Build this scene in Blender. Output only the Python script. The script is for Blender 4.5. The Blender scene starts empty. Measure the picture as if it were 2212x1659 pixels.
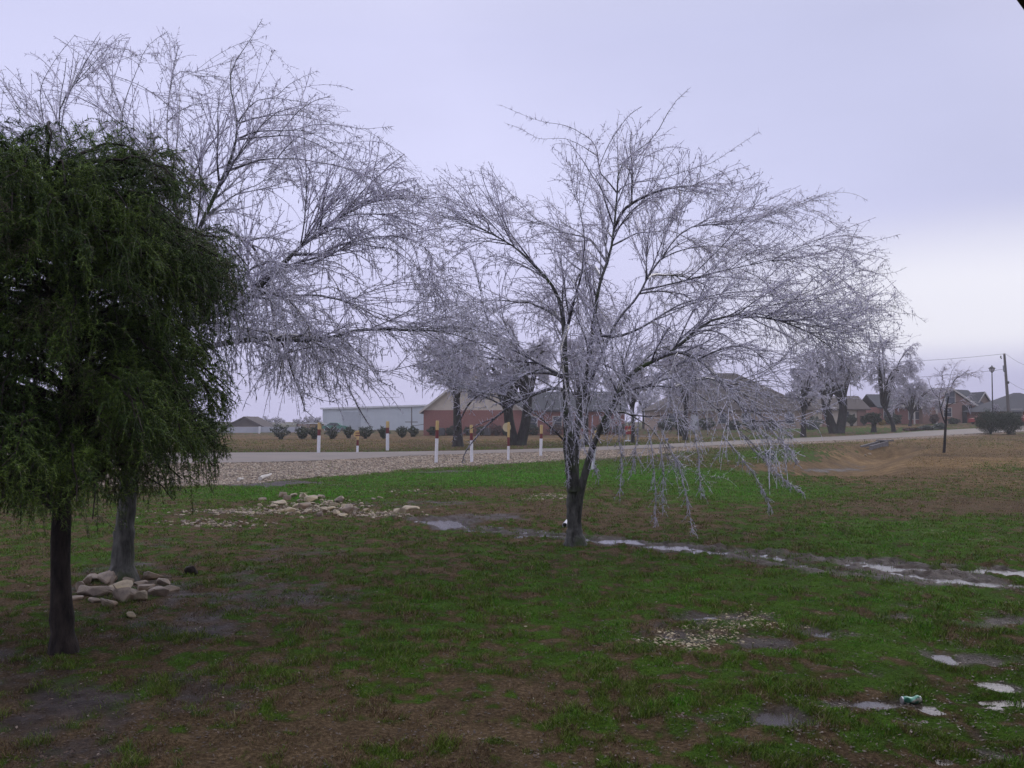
import bpy, bmesh, math, random
import numpy as np
from mathutils import Vector, Matrix

random.seed(7)
RNG = np.random.default_rng(11)
SC = bpy.context.scene
COL = SC.collection

# ------------------------------------------------------------------ camera
F = 2170.0; CX = 1106.0; CY = 829.5; EYE = 1.7
PITCH = math.atan(80.5 / F)
cam_d = bpy.data.cameras.new("camera")
cam = bpy.data.objects.new("camera", cam_d)
COL.objects.link(cam)
cam.location = (0, 0, EYE)
cam.rotation_euler = (math.radians(90) + PITCH, 0, 0)
cam_d.sensor_width = 36.0
cam_d.lens = 36.0 * F / 2212.0
cam_d.clip_start = 0.05
cam_d.clip_end = 5000
SC.camera = cam

# ------------------------------------------------------------------ world (overcast morning)
SUN_EL = math.radians(32); SUN_AZ = math.radians(35)      # veiled sun ahead and to the right
world = bpy.data.worlds.new("World"); SC.world = world; world.use_nodes = True
wn = world.node_tree; wn.nodes.clear()
def nd(t, kind, **kw):
    n = t.nodes.new(kind)
    for k, v in kw.items():
        if k.startswith('i_'):
            n.inputs[k[2:].replace('_', ' ')].default_value = v
        else:
            setattr(n, k, v)
    return n
def ramp(t, fac, stops, interp='LINEAR'):
    r = t.nodes.new('ShaderNodeValToRGB'); r.color_ramp.interpolation = interp
    e = r.color_ramp.elements
    while len(e) < len(stops): e.new(0.5)
    for i, (p, c) in enumerate(stops):
        e[i].position = p
        e[i].color = (c, c, c, 1) if isinstance(c, (int, float)) else (c[0], c[1], c[2], 1)
    if fac is not None: t.links.new(fac, r.inputs['Fac'])
    return r.outputs['Color']
def mth(t, op, a, b=None, c=None, clamp=False):
    n = t.nodes.new('ShaderNodeMath'); n.operation = op; n.use_clamp = clamp
    for i, v in enumerate((a, b, c)):
        if v is None: continue
        if isinstance(v, (int, float)): n.inputs[i].default_value = v
        else: t.links.new(v, n.inputs[i])
    return n.outputs[0]
def mixc(t, fac, a, b, mode='MIX'):
    n = t.nodes.new('ShaderNodeMix'); n.data_type = 'RGBA'; n.blend_type = mode
    for sock, v in ((n.inputs['Factor'], fac), (n.inputs['A'], a), (n.inputs['B'], b)):
        if isinstance(v, (int, float)): sock.default_value = v
        elif isinstance(v, tuple): sock.default_value = (v[0], v[1], v[2], 1)
        else: t.links.new(v, sock)
    return n.outputs['Result']

sky = nd(wn, 'ShaderNodeTexSky', sky_type='NISHITA', sun_disc=False)
sky.sun_elevation = SUN_EL; sky.sun_rotation = SUN_AZ; sky.dust_density = 3.0
tc = nd(wn, 'ShaderNodeTexCoord')
nrm = nd(wn, 'ShaderNodeVectorMath', operation='NORMALIZE'); wn.links.new(tc.outputs['Generated'], nrm.inputs[0])
sep = nd(wn, 'ShaderNodeSeparateXYZ'); wn.links.new(nrm.outputs[0], sep.inputs[0])
zz = sep.outputs['Z']
# slow cloud deck variation, stretched sideways
mp = nd(wn, 'ShaderNodeMapping'); mp.inputs['Scale'].default_value = (1.6, 1.6, 5.5)
wn.links.new(nrm.outputs[0], mp.inputs['Vector'])
n1 = nd(wn, 'ShaderNodeTexNoise', i_Scale=1.5, i_Detail=4.0, i_Roughness=0.5); wn.links.new(mp.outputs[0], n1.inputs['Vector'])
deck = ramp(wn, zz, [(0.0, (0.64, 0.62, 0.92)), (0.07, (0.68, 0.67, 0.97)), (0.22, (0.72, 0.73, 1.02)), (0.36, (0.68, 0.69, 0.97)), (0.55, (0.85, 0.85, 1.05)), (1.0, (1.15, 1.15, 1.28))])
az = mth(wn, 'ARCTAN2', sep.outputs['X'], sep.outputs['Y'])
elv = mth(wn, 'ARCSINE', zz)
# darker bank to the right, and the brighter break low on the right
rgt = ramp(wn, mth(wn, 'ADD', mth(wn, 'MULTIPLY', az, 1.0), mth(wn, 'MULTIPLY', elv, 0.55)), [(0.12, 0.0), (0.58, 1.0)])
bankc = mixc(wn, mth(wn, 'MULTIPLY', rgt, 1.0), (1, 1, 1), (0.715, 0.75, 0.80))
nz = mth(wn, 'MULTIPLY', mth(wn, 'SUBTRACT', n1.outputs['Fac'], 0.5), 0.05)
eln = mth(wn, 'ADD', elv, nz)
up = ramp(wn, eln, [(0.040, 0.0), (0.085, 1.0), (0.120, 1.0), (0.215, 0.0)], 'EASE')
sidef = ramp(wn, mth(wn, 'ADD', az, nz), [(0.08, 0.0), (0.40, 1.0)], 'EASE')
brk = mth(wn, 'MULTIPLY', up, sidef)
deck2 = mixc(wn, 1.0, deck, bankc, 'MULTIPLY')
var = ramp(wn, n1.outputs['Fac'], [(0.3, 0.95), (0.7, 1.04)])
deck3 = mixc(wn, 1.0, deck2, var, 'MULTIPLY')
deck4 = mixc(wn, brk, deck3, (0.87, 0.88, 0.995))
big = nd(wn, 'ShaderNodeVectorMath', operation='SCALE'); big.inputs['Scale'].default_value = 10.0
wn.links.new(deck4, big.inputs[0])
tot = mixc(wn, 0.04, big.outputs[0], sky.outputs['Color'])
bg = nd(wn, 'ShaderNodeBackground', i_Strength=0.1)
wn.links.new(tot, bg.inputs['Color'])
wo = nd(wn, 'ShaderNodeOutputWorld'); wn.links.new(bg.outputs[0], wo.inputs['Surface'])

sun_d = bpy.data.lights.new("sun", 'SUN'); sun_d.energy = 0.7; sun_d.angle = math.radians(40); sun_d.color = (1.0, 0.93, 0.86)
sun = bpy.data.objects.new("sun", sun_d); COL.objects.link(sun)
sdir = Vector((math.cos(SUN_EL) * math.sin(SUN_AZ), math.cos(SUN_EL) * math.cos(SUN_AZ), math.sin(SUN_EL)))
sun.rotation_euler = sdir.to_track_quat('Z', 'Y').to_euler()

SC.view_settings.view_transform = 'Standard'
SC.view_settings.look = 'None'
SC.view_settings.exposure = 0.0
SC.view_settings.gamma = 1.0
SC.render.engine = 'CYCLES'
SC.cycles.max_bounces = 6
SC.cycles.diffuse_bounces = 3
SC.cycles.volume_bounces = 1
SC.cycles.transparent_max_bounces = 8

# ------------------------------------------------------------------ helpers: pixels <-> world (layout only)
cA, sA = math.cos(PITCH), math.sin(PITCH)
def ray(x, y):
    vx = (x - CX) / F; vy = (CY - y) / F
    return np.array([vx, cA - sA * vy, sA + cA * vy])
def P(x, y, D):
    d = ray(x, y); d = d / d[1]
    return np.array([d[0] * D, D, EYE + d[2] * D])
def proj(X, Y, Z):
    z = Z - EYE
    fw = Y * cA + z * sA; upc = -Y * sA + z * cA
    fw = np.where(fw < 0.05, 0.05, fw)
    return CX + F * X / fw, CY - F * upc / fw

def ss(x, a, b):
    t = np.clip((np.asarray(x, float) - a) / (b - a), 0, 1); return t * t * (3 - 2 * t)
def _hash(ix, iy, s):
    h = (ix.astype(np.int64) * 374761393 + iy.astype(np.int64) * 668265263 + s * 1442695041) & 0xFFFFFFFF
    h = ((h ^ (h >> 13)) * 1274126177) & 0xFFFFFFFF
    h = h ^ (h >> 16)
    return (h & 0xFFFFFF) / float(0xFFFFFF)
def vnoise(x, y, s=0):
    x = np.asarray(x, float); y = np.asarray(y, float)
    ix = np.floor(x); iy = np.floor(y); fx = x - ix; fy = y - iy
    fx = fx * fx * (3 - 2 * fx); fy = fy * fy * (3 - 2 * fy)
    a = _hash(ix, iy, s); b = _hash(ix + 1, iy, s); c = _hash(ix, iy + 1, s); d = _hash(ix + 1, iy + 1, s)
    return (a * (1 - fx) + b * fx) * (1 - fy) + (c * (1 - fx) + d * fx) * fy
def fbm(x, y, s=0, o=4, r=0.5):
    v = 0; a = 1; t = 0; f = 1.0
    for i in range(o):
        v = v + a * vnoise(x * f + 17.3 * i, y * f - 9.1 * i, s + i); t += a; a *= r; f *= 2.03
    return v / t - 0.5

def hbase(X, Y):
    """smooth lie of the land"""
    X = np.asarray(X, float); Y = np.asarray(Y, float)
    return 2.05 * np.clip(X / 80.0, 0, 1) * ss(Y, 55, 200)
def gpt(x, y, hf=None):
    """walk the ray of a pixel until it meets the land"""
    hf = hf or hbase
    d = ray(x, y); d = d / d[1]
    t = 2.0; pt = t
    while t < 900:
        if EYE + d[2] * t <= float(hf(d[0] * t, t)): break
        pt = t; t += 0.02 * t
    lo, hi = pt, t
    for _ in range(30):
        m = (lo + hi) / 2
        if EYE + d[2] * m <= float(hf(d[0] * m, m)): hi = m
        else: lo = m
    return np.array([d[0] * hi, hi, float(hf(d[0] * hi, hi))])

# traced road edges -> world
ROAD_FAR = [(300, 979), (494, 978), (640, 977), (800, 977), (979, 974), (1120, 971), (1290, 966), (1450, 958.5), (1650, 949), (1846, 941), (1997, 931), (2114, 925), (2230, 919)]
ROAD_NEAR = [(300, 1002), (494, 1000), (640, 997), (800, 990), (903, 984), (1120, 977.5), (1290, 973), (1450, 966), (1650, 957.5), (1846, 950), (1997, 942.5), (2114, 936), (2230, 931)]
def resample(pts, n):
    pts = np.array(pts, float)
    d = np.r_[0, np.cumsum(np.linalg.norm(np.diff(pts, axis=0), axis=1))]
    s = np.linspace(0, d[-1], n)
    return np.stack([np.interp(s, d, pts[:, k]) for k in range(pts.shape[1])], 1)
def smooth(pts, it=2):
    pts = np.array(pts, float)
    for _ in range(it):
        q = pts.copy(); q[1:-1] = (pts[:-2] + 2 * pts[1:-1] + pts[2:]) / 4; pts = q
    return pts
rf = np.array([gpt(*p) for p in ROAD_FAR]); rn = np.array([gpt(*p) for p in ROAD_NEAR])
# extend to the left well out of frame
rf = np.vstack([rf[0] + np.array([-90, -6, 0]), rf[0] + np.array([-30, -2, 0]), rf]); rn = np.vstack([rn[0] + np.array([-90, -6, 0]), rn[0] + np.array([-30, -2, 0]), rn])
rf = smooth(resample(rf, 260), 6); rn = smooth(resample(rn, 260), 6)
# matched cross-pairs: nearest far point for each near point
def dist_poly(X, Y, pl):
    """distance of points to polyline (2-D)"""
    X = np.asarray(X, float); Y = np.asarray(Y, float)
    best = np.full(X.shape, 1e9)
    for a, b in zip(pl[:-1], pl[1:]):
        dx, dy = b[0] - a[0], b[1] - a[1]; L = dx * dx + dy * dy + 1e-9
        t = np.clip(((X - a[0]) * dx + (Y - a[1]) * dy) / L, 0, 1)
        best = np.minimum(best, np.hypot(X - a[0] - t * dx, Y - a[1] - t * dy))
    return best
def inside(X, Y, poly):
    X = np.asarray(X, float); Y = np.asarray(Y, float)
    c = np.zeros(X.shape, bool); n = len(poly); j = n - 1
    for i in range(n):
        xi, yi = poly[i][0], poly[i][1]; xj, yj = poly[j][0], poly[j][1]
        cond = ((yi > Y) != (yj > Y))
        xx = (xj - xi) * (Y - yi) / ((yj - yi) if abs(yj - yi) > 1e-12 else 1e-12) + xi
        c ^= cond & (X < xx); j = i
    return c
road_poly = np.vstack([rf[::4, :2], rn[::-4, :2]])

# the rill of standing water across the yard, and single puddles (centre px, half-size px)
RILL = [gpt(*p)[:2] for p in [(935, 1122), (985, 1135), (1060, 1142), (1150, 1150), (1240, 1158), (1330, 1168), (1450, 1178), (1560, 1190), (1660, 1196), (1760, 1208), (1860, 1216), (1950, 1224), (2040, 1228), (2120, 1232), (2240, 1238), (2420, 1245)]]
RILL2 = [gpt(*p)[:2] for p in [(1640, 1200), (1700, 1214), (1760, 1224), (1850, 1236), (1960, 1240), (2040, 1254), (2120, 1256), (2250, 1262)]]
WETC = gpt(2080, 1400)
PUD = [(1795, 1366, 42, 11, .8), (1685, 1545, 55, 20, .9), (2045, 1418, 42, 16, .9), (1965, 1308, 22, 6, .9), (2120, 1422, 30, 10, .7),
       (2080, 1630, 75, 16, .62), (2180, 1625, 45, 14, .6), (1875, 1450, 24, 16, .8), (2110, 1345, 55, 9, .7), (2150, 1475, 40, 9, .7),
       (2190, 1340, 40, 7, .6), (1930, 1330, 40, 6, .6), (1890, 1515, 70, 10, .7), (2090, 1250, 50, 10, 1.0), (2185, 1235, 30, 14, 1.0), (1500, 1545, 60, 10, .5),
       (1660, 1390, 50, 8, .5), (965, 1130, 30, 9, 1.), (1920, 1222, 60, 14, .9), (1450, 1182, 50, 7, .9), (1330, 1168, 40, 6, .9)]
PUDW = []
for (px, py, rx, ry, w) in PUD:
    c = gpt(px, py); a = gpt(px + rx, py); b0 = gpt(px, py + ry); b1 = gpt(px, py - ry)
    PUDW.append((c[0], c[1], abs(a[0] - c[0]), abs(b1[1] - b0[1]) / 2, w))
WATER_Z = -0.030
# ditch running from the culvert down to the left
CULV = gpt(1876, 973)
DITCH = [np.array(p) for p in ([CULV[0] + 3, CULV[1] + 6], [CULV[0], CULV[1]], gpt(1800, 1000)[:2], gpt(1760, 1018)[:2])]

def hterr(X, Y, near=True):
    X = np.asarray(X, float); Y = np.asarray(Y, float)
    h = hbase(X, Y)
    h = h + 0.10 * fbm(X / 9, Y / 9, 3, 3) * ss(Y, 18, 40) + 0.02 * fbm(X / 3.0, Y / 3.0, 6, 2)
    if near:
        h = h + 0.036 * fbm(X * 2.2, Y * 2.2, 21, 3) + 0.040 * fbm(X * 8, Y * 8, 31, 3)
    # rill carve
    d = dist_poly(X, Y, RILL)
    w = 0.24 + 0.9 * fbm(X * 0.6, Y * 1.1, 41, 3) + 0.05 * ss(X, 3, 6)
    h = h + (0.085 * fbm(X * 4, Y * 6.5, 47, 3) + 0.060 * fbm(X * 11, Y * 13, 48, 2)) * (1 - ss(d, .4, 1.3))
    brk_ = 0.016 + 0.030 * (0.5 + 3.0 * fbm(X * 1.1, Y * 1.6, 43, 3))
    h = h - np.clip(brk_, 0.004, 0.040) * (1 - ss(d, np.clip(w, .02, 1) * 0.3, np.clip(w, .05, 1) * 1.4 + 0.16))
    d2 = dist_poly(X, Y, RILL2)
    h = h - np.clip(0.012 + 0.07 * (0.3 + fbm(X * 1.1, Y * 2.2, 49, 3)), 0, 0.040) * (1 - ss(d2, .03, .30))
    wz = 1 - ss(np.hypot((X - WETC[0]) / 3.6, (Y - WETC[1]) / 2.9), .5, 1.1)
    h = h - 0.13 * wz * np.clip(fbm(X * 2.1, Y * 2.6, 53, 4) - .09, 0, .25)
    for (cx, cy, rx, ry, wt) in PUDW:
        q = np.hypot((X - cx) / (rx * 1.3), (Y - cy) / (ry * 1.5))
        h = h - 0.036 * wt * (1 - ss(q, 0.25, 1.2))
    # ditch and the mound beyond it
    dd = dist_poly(X, Y, DITCH)
    h = h - 0.85 * (1 - ss(dd, 0.0, 3.2))
    return h
_rd_cache = None
def road_mask(X, Y, pad=0.0):
    m = np.zeros(np.shape(X))
    near = (np.asarray(Y) > 30) & (np.asarray(Y) < 400)
    if near.any():
        xs = np.asarray(X)[near]; ys = np.asarray(Y)[near]
        ins = inside(xs, ys, road_poly).astype(float)
        m[near] = ins
    return m

# ------------------------------------------------------------------ materials
def new_mat(name):
    m = bpy.data.materials.new(name); m.use_nodes = True
    t = m.node_tree; t.nodes.clear()
    b = t.nodes.new('ShaderNodeBsdfPrincipled'); o = t.nodes.new('ShaderNodeOutputMaterial')
    t.links.new(b.outputs[0], o.inputs['Surface'])
    return m, t, b
def tex_noise(t, scale, detail=4, rough=0.55, coord='Object', dist=0.0, stretch=None):
    c = t.nodes.new('ShaderNodeTexCoord'); n = t.nodes.new('ShaderNodeTexNoise')
    n.inputs['Scale'].default_value = scale; n.inputs['Detail'].default_value = detail; n.inputs['Roughness'].default_value = rough
    n.inputs['Distortion'].default_value = dist
    if stretch:
        mp = t.nodes.new('ShaderNodeMapping'); mp.inputs['Scale'].default_value = stretch
        t.links.new(c.outputs[coord], mp.inputs['Vector']); t.links.new(mp.outputs[0], n.inputs['Vector'])
    else: t.links.new(c.outputs[coord], n.inputs['Vector'])
    return n.outputs['Fac']
def bump(t, b, h, strength=0.5, dist=0.02):
    n = t.nodes.new('ShaderNodeBump'); n.inputs['Strength'].default_value = strength; n.inputs['Distance'].default_value = dist
    t.links.new(h, n.inputs['Height']); t.links.new(n.outputs[0], b.inputs['Normal'])
def simple(name, c1, c2=None, scale=6, rough=0.7, bumpk=0.0, metallic=0.0, coat=0.0, stretch=None, spec=None):
    m, t, b = new_mat(name)
    if c2 is None: c2 = tuple(v * 0.75 for v in c1)
    n = tex_noise(t, scale, 5, 0.6, stretch=stretch)
    t.links.new(ramp(t, n, [(0.3, c1), (0.7, c2)]), b.inputs['Base Color'])
    b.inputs['Roughness'].default_value = rough; b.inputs['Metallic'].default_value = metallic
    b.inputs['Coat Weight'].default_value = coat
    if spec is not None: b.inputs['Specular IOR Level'].default_value = spec
    if bumpk: bump(t, b, n, bumpk, 0.02)
    return m

def bark_mat(name, dark, light, lichen=None, scale=7.0):
    m, t, b = new_mat(name)
    n = tex_noise(t, scale, 6, 0.65, stretch=(1, 1, 0.28))
    n2 = tex_noise(t, 3.2, 4, 0.6)
    col = ramp(t, n, [(0.33, dark), (0.68, light)])
    if lichen:
        col = mixc(t, ramp(t, n2, [(0.52, 0.0), (0.66, 1.0)]), col, lichen)
    t.links.new(col, b.inputs['Base Color'])
    b.inputs['Roughness'].default_value = 0.7; b.inputs['Specular IOR Level'].default_value = 0.2
    bump(t, b, n, 0.9, 0.02)
    return m
M_bark = bark_mat('wet_bark', (0.012, 0.010, 0.010), (0.060, 0.052, 0.050), (0.045, 0.055, 0.035))
M_bark_l = bark_mat('lichen_bark', (0.016, 0.015, 0.013), (0.150, 0.148, 0.135), (0.055, 0.075, 0.028), 16.0)
M_barkdark = bark_mat('dark_cedar_bark', (0.006, 0.004, 0.004), (0.060, 0.045, 0.038), None, 18.0)

def ice_mat(name, dark, light, amount=(0.42, 0.60), scale=28, rough=0.16, trans=0.0):
    """bark under clear ice: dark twig with milky glaze in runs"""
    m, t, b = new_mat(name)
    n = tex_noise(t, scale, 3, 0.7)
    f = ramp(t, n, [(amount[0], 0.0), (amount[1], 1.0)])
    t.links.new(mixc(t, f, dark, light), b.inputs['Base Color'])
    b.inputs['Roughness'].default_value = rough + 0.1
    b.inputs['Coat Weight'].default_value = 1.0; b.inputs['Coat Roughness'].default_value = rough; b.inputs['Coat IOR'].default_value = 1.31
    b.inputs['Specular IOR Level'].default_value = 0.7
    if trans > 0:
        tl = t.nodes.new('ShaderNodeBsdfTranslucent'); tl.inputs['Color'].default_value = (.84, .81, .97, 1)
        mx = t.nodes.new('ShaderNodeMixShader'); t.links.new(mth(t, 'MULTIPLY', f, trans), mx.inputs[0]); t.links.new(b.outputs[0], mx.inputs[1]); t.links.new(tl.outputs[0], mx.inputs[2])
        o_ = [n_ for n_ in t.nodes if n_.type == 'OUTPUT_MATERIAL'][0]; t.links.new(mx.outputs[0], o_.inputs['Surface'])
    return m
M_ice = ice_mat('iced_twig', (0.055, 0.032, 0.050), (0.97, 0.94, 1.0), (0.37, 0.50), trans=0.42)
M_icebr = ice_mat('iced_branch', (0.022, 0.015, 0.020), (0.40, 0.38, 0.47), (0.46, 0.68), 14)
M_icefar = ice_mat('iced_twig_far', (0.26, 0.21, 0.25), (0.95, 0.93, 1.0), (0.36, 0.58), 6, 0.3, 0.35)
M_iceblob = ice_mat('icicle_ice', (0.6, 0.6, 0.68), (0.90, 0.90, 0.96), (0.3, 0.6), 20, 0.08, 0.5)

# ------------------------------------------------------------------ mesh building
def mesh_arrays(name, V, polys_list, mats, matidx=None, smooth_=False, attrs=None):
    """polys_list: list of (M,k) int arrays"""
    me = bpy.data.meshes.new(name)
    V = np.ascontiguousarray(V, dtype=np.float32)
    me.vertices.add(len(V)); me.vertices.foreach_set('co', V.ravel())
    loops = np.concatenate([p.ravel() for p in polys_list]).astype(np.int32)
    tot = np.concatenate([np.full(len(p), p.shape[1], np.int32) for p in polys_list])
    start = np.r_[0, np.cumsum(tot)[:-1]].astype(np.int32)
    me.loops.add(len(loops)); me.loops.foreach_set('vertex_index', loops)
    me.polygons.add(len(tot)); me.polygons.foreach_set('loop_start', start)
    try: me.polygons.foreach_set('loop_total', tot)
    except Exception: pass
    if matidx is not None: me.polygons.foreach_set('material_index', matidx.astype(np.int32))
    me.polygons.foreach_set('use_smooth', np.full(len(tot), smooth_, bool))
    for m in (mats if isinstance(mats, (list, tuple)) else [mats]): me.materials.append(m)
    if attrs:
        for an, arr in attrs.items():
            a = me.attributes.new(an, 'FLOAT_COLOR', 'POINT')
            a.data.foreach_set('color', np.ascontiguousarray(arr, np.float32).ravel())
    me.update(calc_edges=True); me.validate()
    return me
def link(name, me, parent=None, loc=None):
    o = bpy.data.objects.new(name, me); COL.objects.link(o)
    if parent is not None: o.parent = parent
    if loc is not None: o.location = loc
    return o
def empty(name, loc=(0, 0, 0), rz=0.0):
    o = bpy.data.objects.new(name, None); COL.objects.link(o)
    o.location = tuple(float(v) for v in loc); o.rotation_euler = (0, 0, rz); o.empty_display_size = 0.3
    return o
def tag(o, label=None, cat=None, group=None, kind=None):
    if label: o['label'] = label
    if cat: o['category'] = cat
    if group: o['group'] = group
    if kind: o['kind'] = kind
    return o

def tubes(PL, R, k):
    """PL (N,n,3), R (N,n) -> verts, quads"""
    N, n, _ = PL.shape
    T = np.gradient(PL, axis=1); T /= (np.linalg.norm(T, axis=2, keepdims=True) + 1e-9)
    mt = np.abs(T.mean(axis=1)); ref = np.zeros((N, 3)); ref[np.arange(N), np.argmin(mt, axis=1)] = 1
    ref = np.repeat(ref[:, None, :], n, 1)
    A = np.cross(T, ref); A /= (np.linalg.norm(A, axis=2, keepdims=True) + 1e-9)
    B = np.cross(T, A)
    ang = np.arange(k) * 2 * math.pi / k
    V = PL[:, :, None, :] + R[:, :, None, None] * (A[:, :, None, :] * np.cos(ang)[None, None, :, None] + B[:, :, None, :] * np.sin(ang)[None, None, :, None])
    idx = np.arange(N * n * k).reshape(N, n, k)
    a = idx[:, :-1, :]; b = idx[:, 1:, :]
    Q = np.stack([a, np.roll(a, -1, 2), np.roll(b, -1, 2), b], -1).reshape(-1, 4)
    return V.reshape(-1, 3), Q
def spikes(B0, D, r, k=3):
    """cones from base B0 along D (vectors), radius r"""
    N = len(B0)
    T = D / (np.linalg.norm(D, axis=1, keepdims=True) + 1e-9)
    ref = np.where(np.abs(T[:, 2:3]) > 0.8, np.array([[1., 0, 0]]), np.array([[0, 0, 1.]]))
    A = np.cross(T, ref); A /= (np.linalg.norm(A, axis=1, keepdims=True) + 1e-9); B = np.cross(T, A)
    ang = np.arange(k) * 2 * math.pi / k
    r = np.broadcast_to(np.asarray(r, float), (N,))
    ring = B0[:, None, :] + r[:, None, None] * (A[:, None, :] * np.cos(ang)[None, :, None] + B[:, None, :] * np.sin(ang)[None, :, None])
    V = np.concatenate([ring, (B0 + D)[:, None, :]], 1)
    base = np.arange(N)[:, None] * (k + 1)
    tr = np.stack([np.stack([base[:, 0] + i, base[:, 0] + (i + 1) % k, base[:, 0] + k], -1) for i in range(k)], 1).reshape(-1, 3)
    return V.reshape(-1, 3), tr
class Acc:
    def __init__(s): s.V = []; s.F = []; s.n = 0; s.extra = []
    def add(s, V, Fc, ex=None):
        s.V.append(V); s.F.append(Fc + s.n); s.n += len(V)
        if ex is not None: s.extra.append(ex)
    def build(s, name, mats, parent=None, smooth_=True, attrs=None, origin=None):
        V = np.concatenate(s.V)
        if origin is not None: V = V - np.asarray(origin)[None, :]
        byk = {}
        for f in s.F: byk.setdefault(f.shape[1], []).append(f)
        me = mesh_arrays(name, V, [np.concatenate(v) for v in byk.values()], mats, smooth_=smooth_, attrs=attrs)
        return link(name, me, parent)

def norm(v): return v / (np.linalg.norm(v, axis=-1, keepdims=True) + 1e-9)
def rand_unit(n, rng):
    v = rng.normal(size=(n, 3)); return norm(v)
def sample_on(PL, R, idx, t):
    n = PL.shape[1]; f = t * (n - 1); i = np.minimum(f.astype(int), n - 2); w = (f - i)[:, None]
    p = PL[idx, i] * (1 - w) + PL[idx, i + 1] * w
    r = R[idx, i] * (1 - w[:, 0]) + R[idx, i + 1] * w[:, 0]
    T = norm(PL[idx, i + 1] - PL[idx, i])
    return p, T, r
def grow(PL, R, M, rng, tmin=0.15, tmax=1.0, L=(0.6, 1.2), ang=(25, 60), up=0.15, wind=(0, 0, 0), out=0.2, centre=None,
         droop=(0.0, 0.25), wob=0.12, nseg=7, r0=0.01, r1=0.003, tip_long=0.0, dcap=None):
    """M children over a set of parent curves, share by length"""
    seg = np.linalg.norm(np.diff(PL, axis=1), axis=2).sum(1)
    p = seg / seg.sum(); idx = rng.choice(len(PL), size=M, p=p)
    t = tmin + (tmax - tmin) * rng.random(M) ** 0.85
    B, T, rp = sample_on(PL, R, idx, t)
    A = np.radians(rng.uniform(ang[0], ang[1], M))[:, None]
    V = rand_unit(M, rng); V = norm(V - (V * T).sum(1, keepdims=True) * T)
    d = T * np.cos(A) + V * np.sin(A)
    d[:, 2] += up; d += np.array(wind)[None, :]
    if centre is not None:
        o = B - centre[None, :]; o[:, 2] *= 0.3; d += out * norm(o)
    d = norm(d)
    Ln = rng.uniform(L[0], L[1], M) * (1 - 0.35 * t)
    step = Ln / nseg
    g = rng.uniform(droop[0], droop[1], M)
    out_ = np.zeros((M, nseg + 1, 3)); out_[:, 0] = B
    w = rand_unit(M, rng) * wob
    cur = B.copy()
    for s in range(nseg):
        w = 0.55 * w + rand_unit(M, rng) * wob * 0.7
        d = d + w; d[:, 2] -= g * (0.4 + 1.3 * s / nseg)
        d = norm(d); cur = cur + d * step[:, None]; out_[:, s + 1] = cur
    rb = np.minimum(r0, rp * 0.8)
    u = np.linspace(0, 1, nseg + 1)[None, :]
    Rr = rb[:, None] * (1 - u) + np.minimum(r1, rb)[:, None] * u
    return out_, Rr

# ------------------------------------------------------------------ terrain
def edges_grid():
    r1 = [0.6]
    while r1[-1] < 3.6: r1.append(r1[-1] + 0.35)
    while r1[-1] < 30: r1.append(r1[-1] * 1.0062)
    while r1[-1] < 110: r1.append(r1[-1] * 1.009)
    while r1[-1] < 2500: r1.append(r1[-1] * 1.03)
    R1 = np.array(r1)
    fine = np.radians(np.arange(-33, 33.01, 0.075))
    rest = np.radians(np.arange(36, 327.1, 3.0))
    return R1, np.r_[fine, rest]
R1, AZ = edges_grid()
nr, na = len(R1), len(AZ)
RR, AA = np.meshgrid(R1, AZ, indexing='ij')
GX = RR * np.sin(AA); GY = RR * np.cos(AA)
GZ = hterr(GX, GY)
rm = road_mask(GX, GY)
GZ = np.where(rm > 0, hbase(GX, GY) - 0.06, GZ)
far_drop = ss(RR, 260, 900)
GZ = GZ * (1 - far_drop) + far_drop * 0.0

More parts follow.
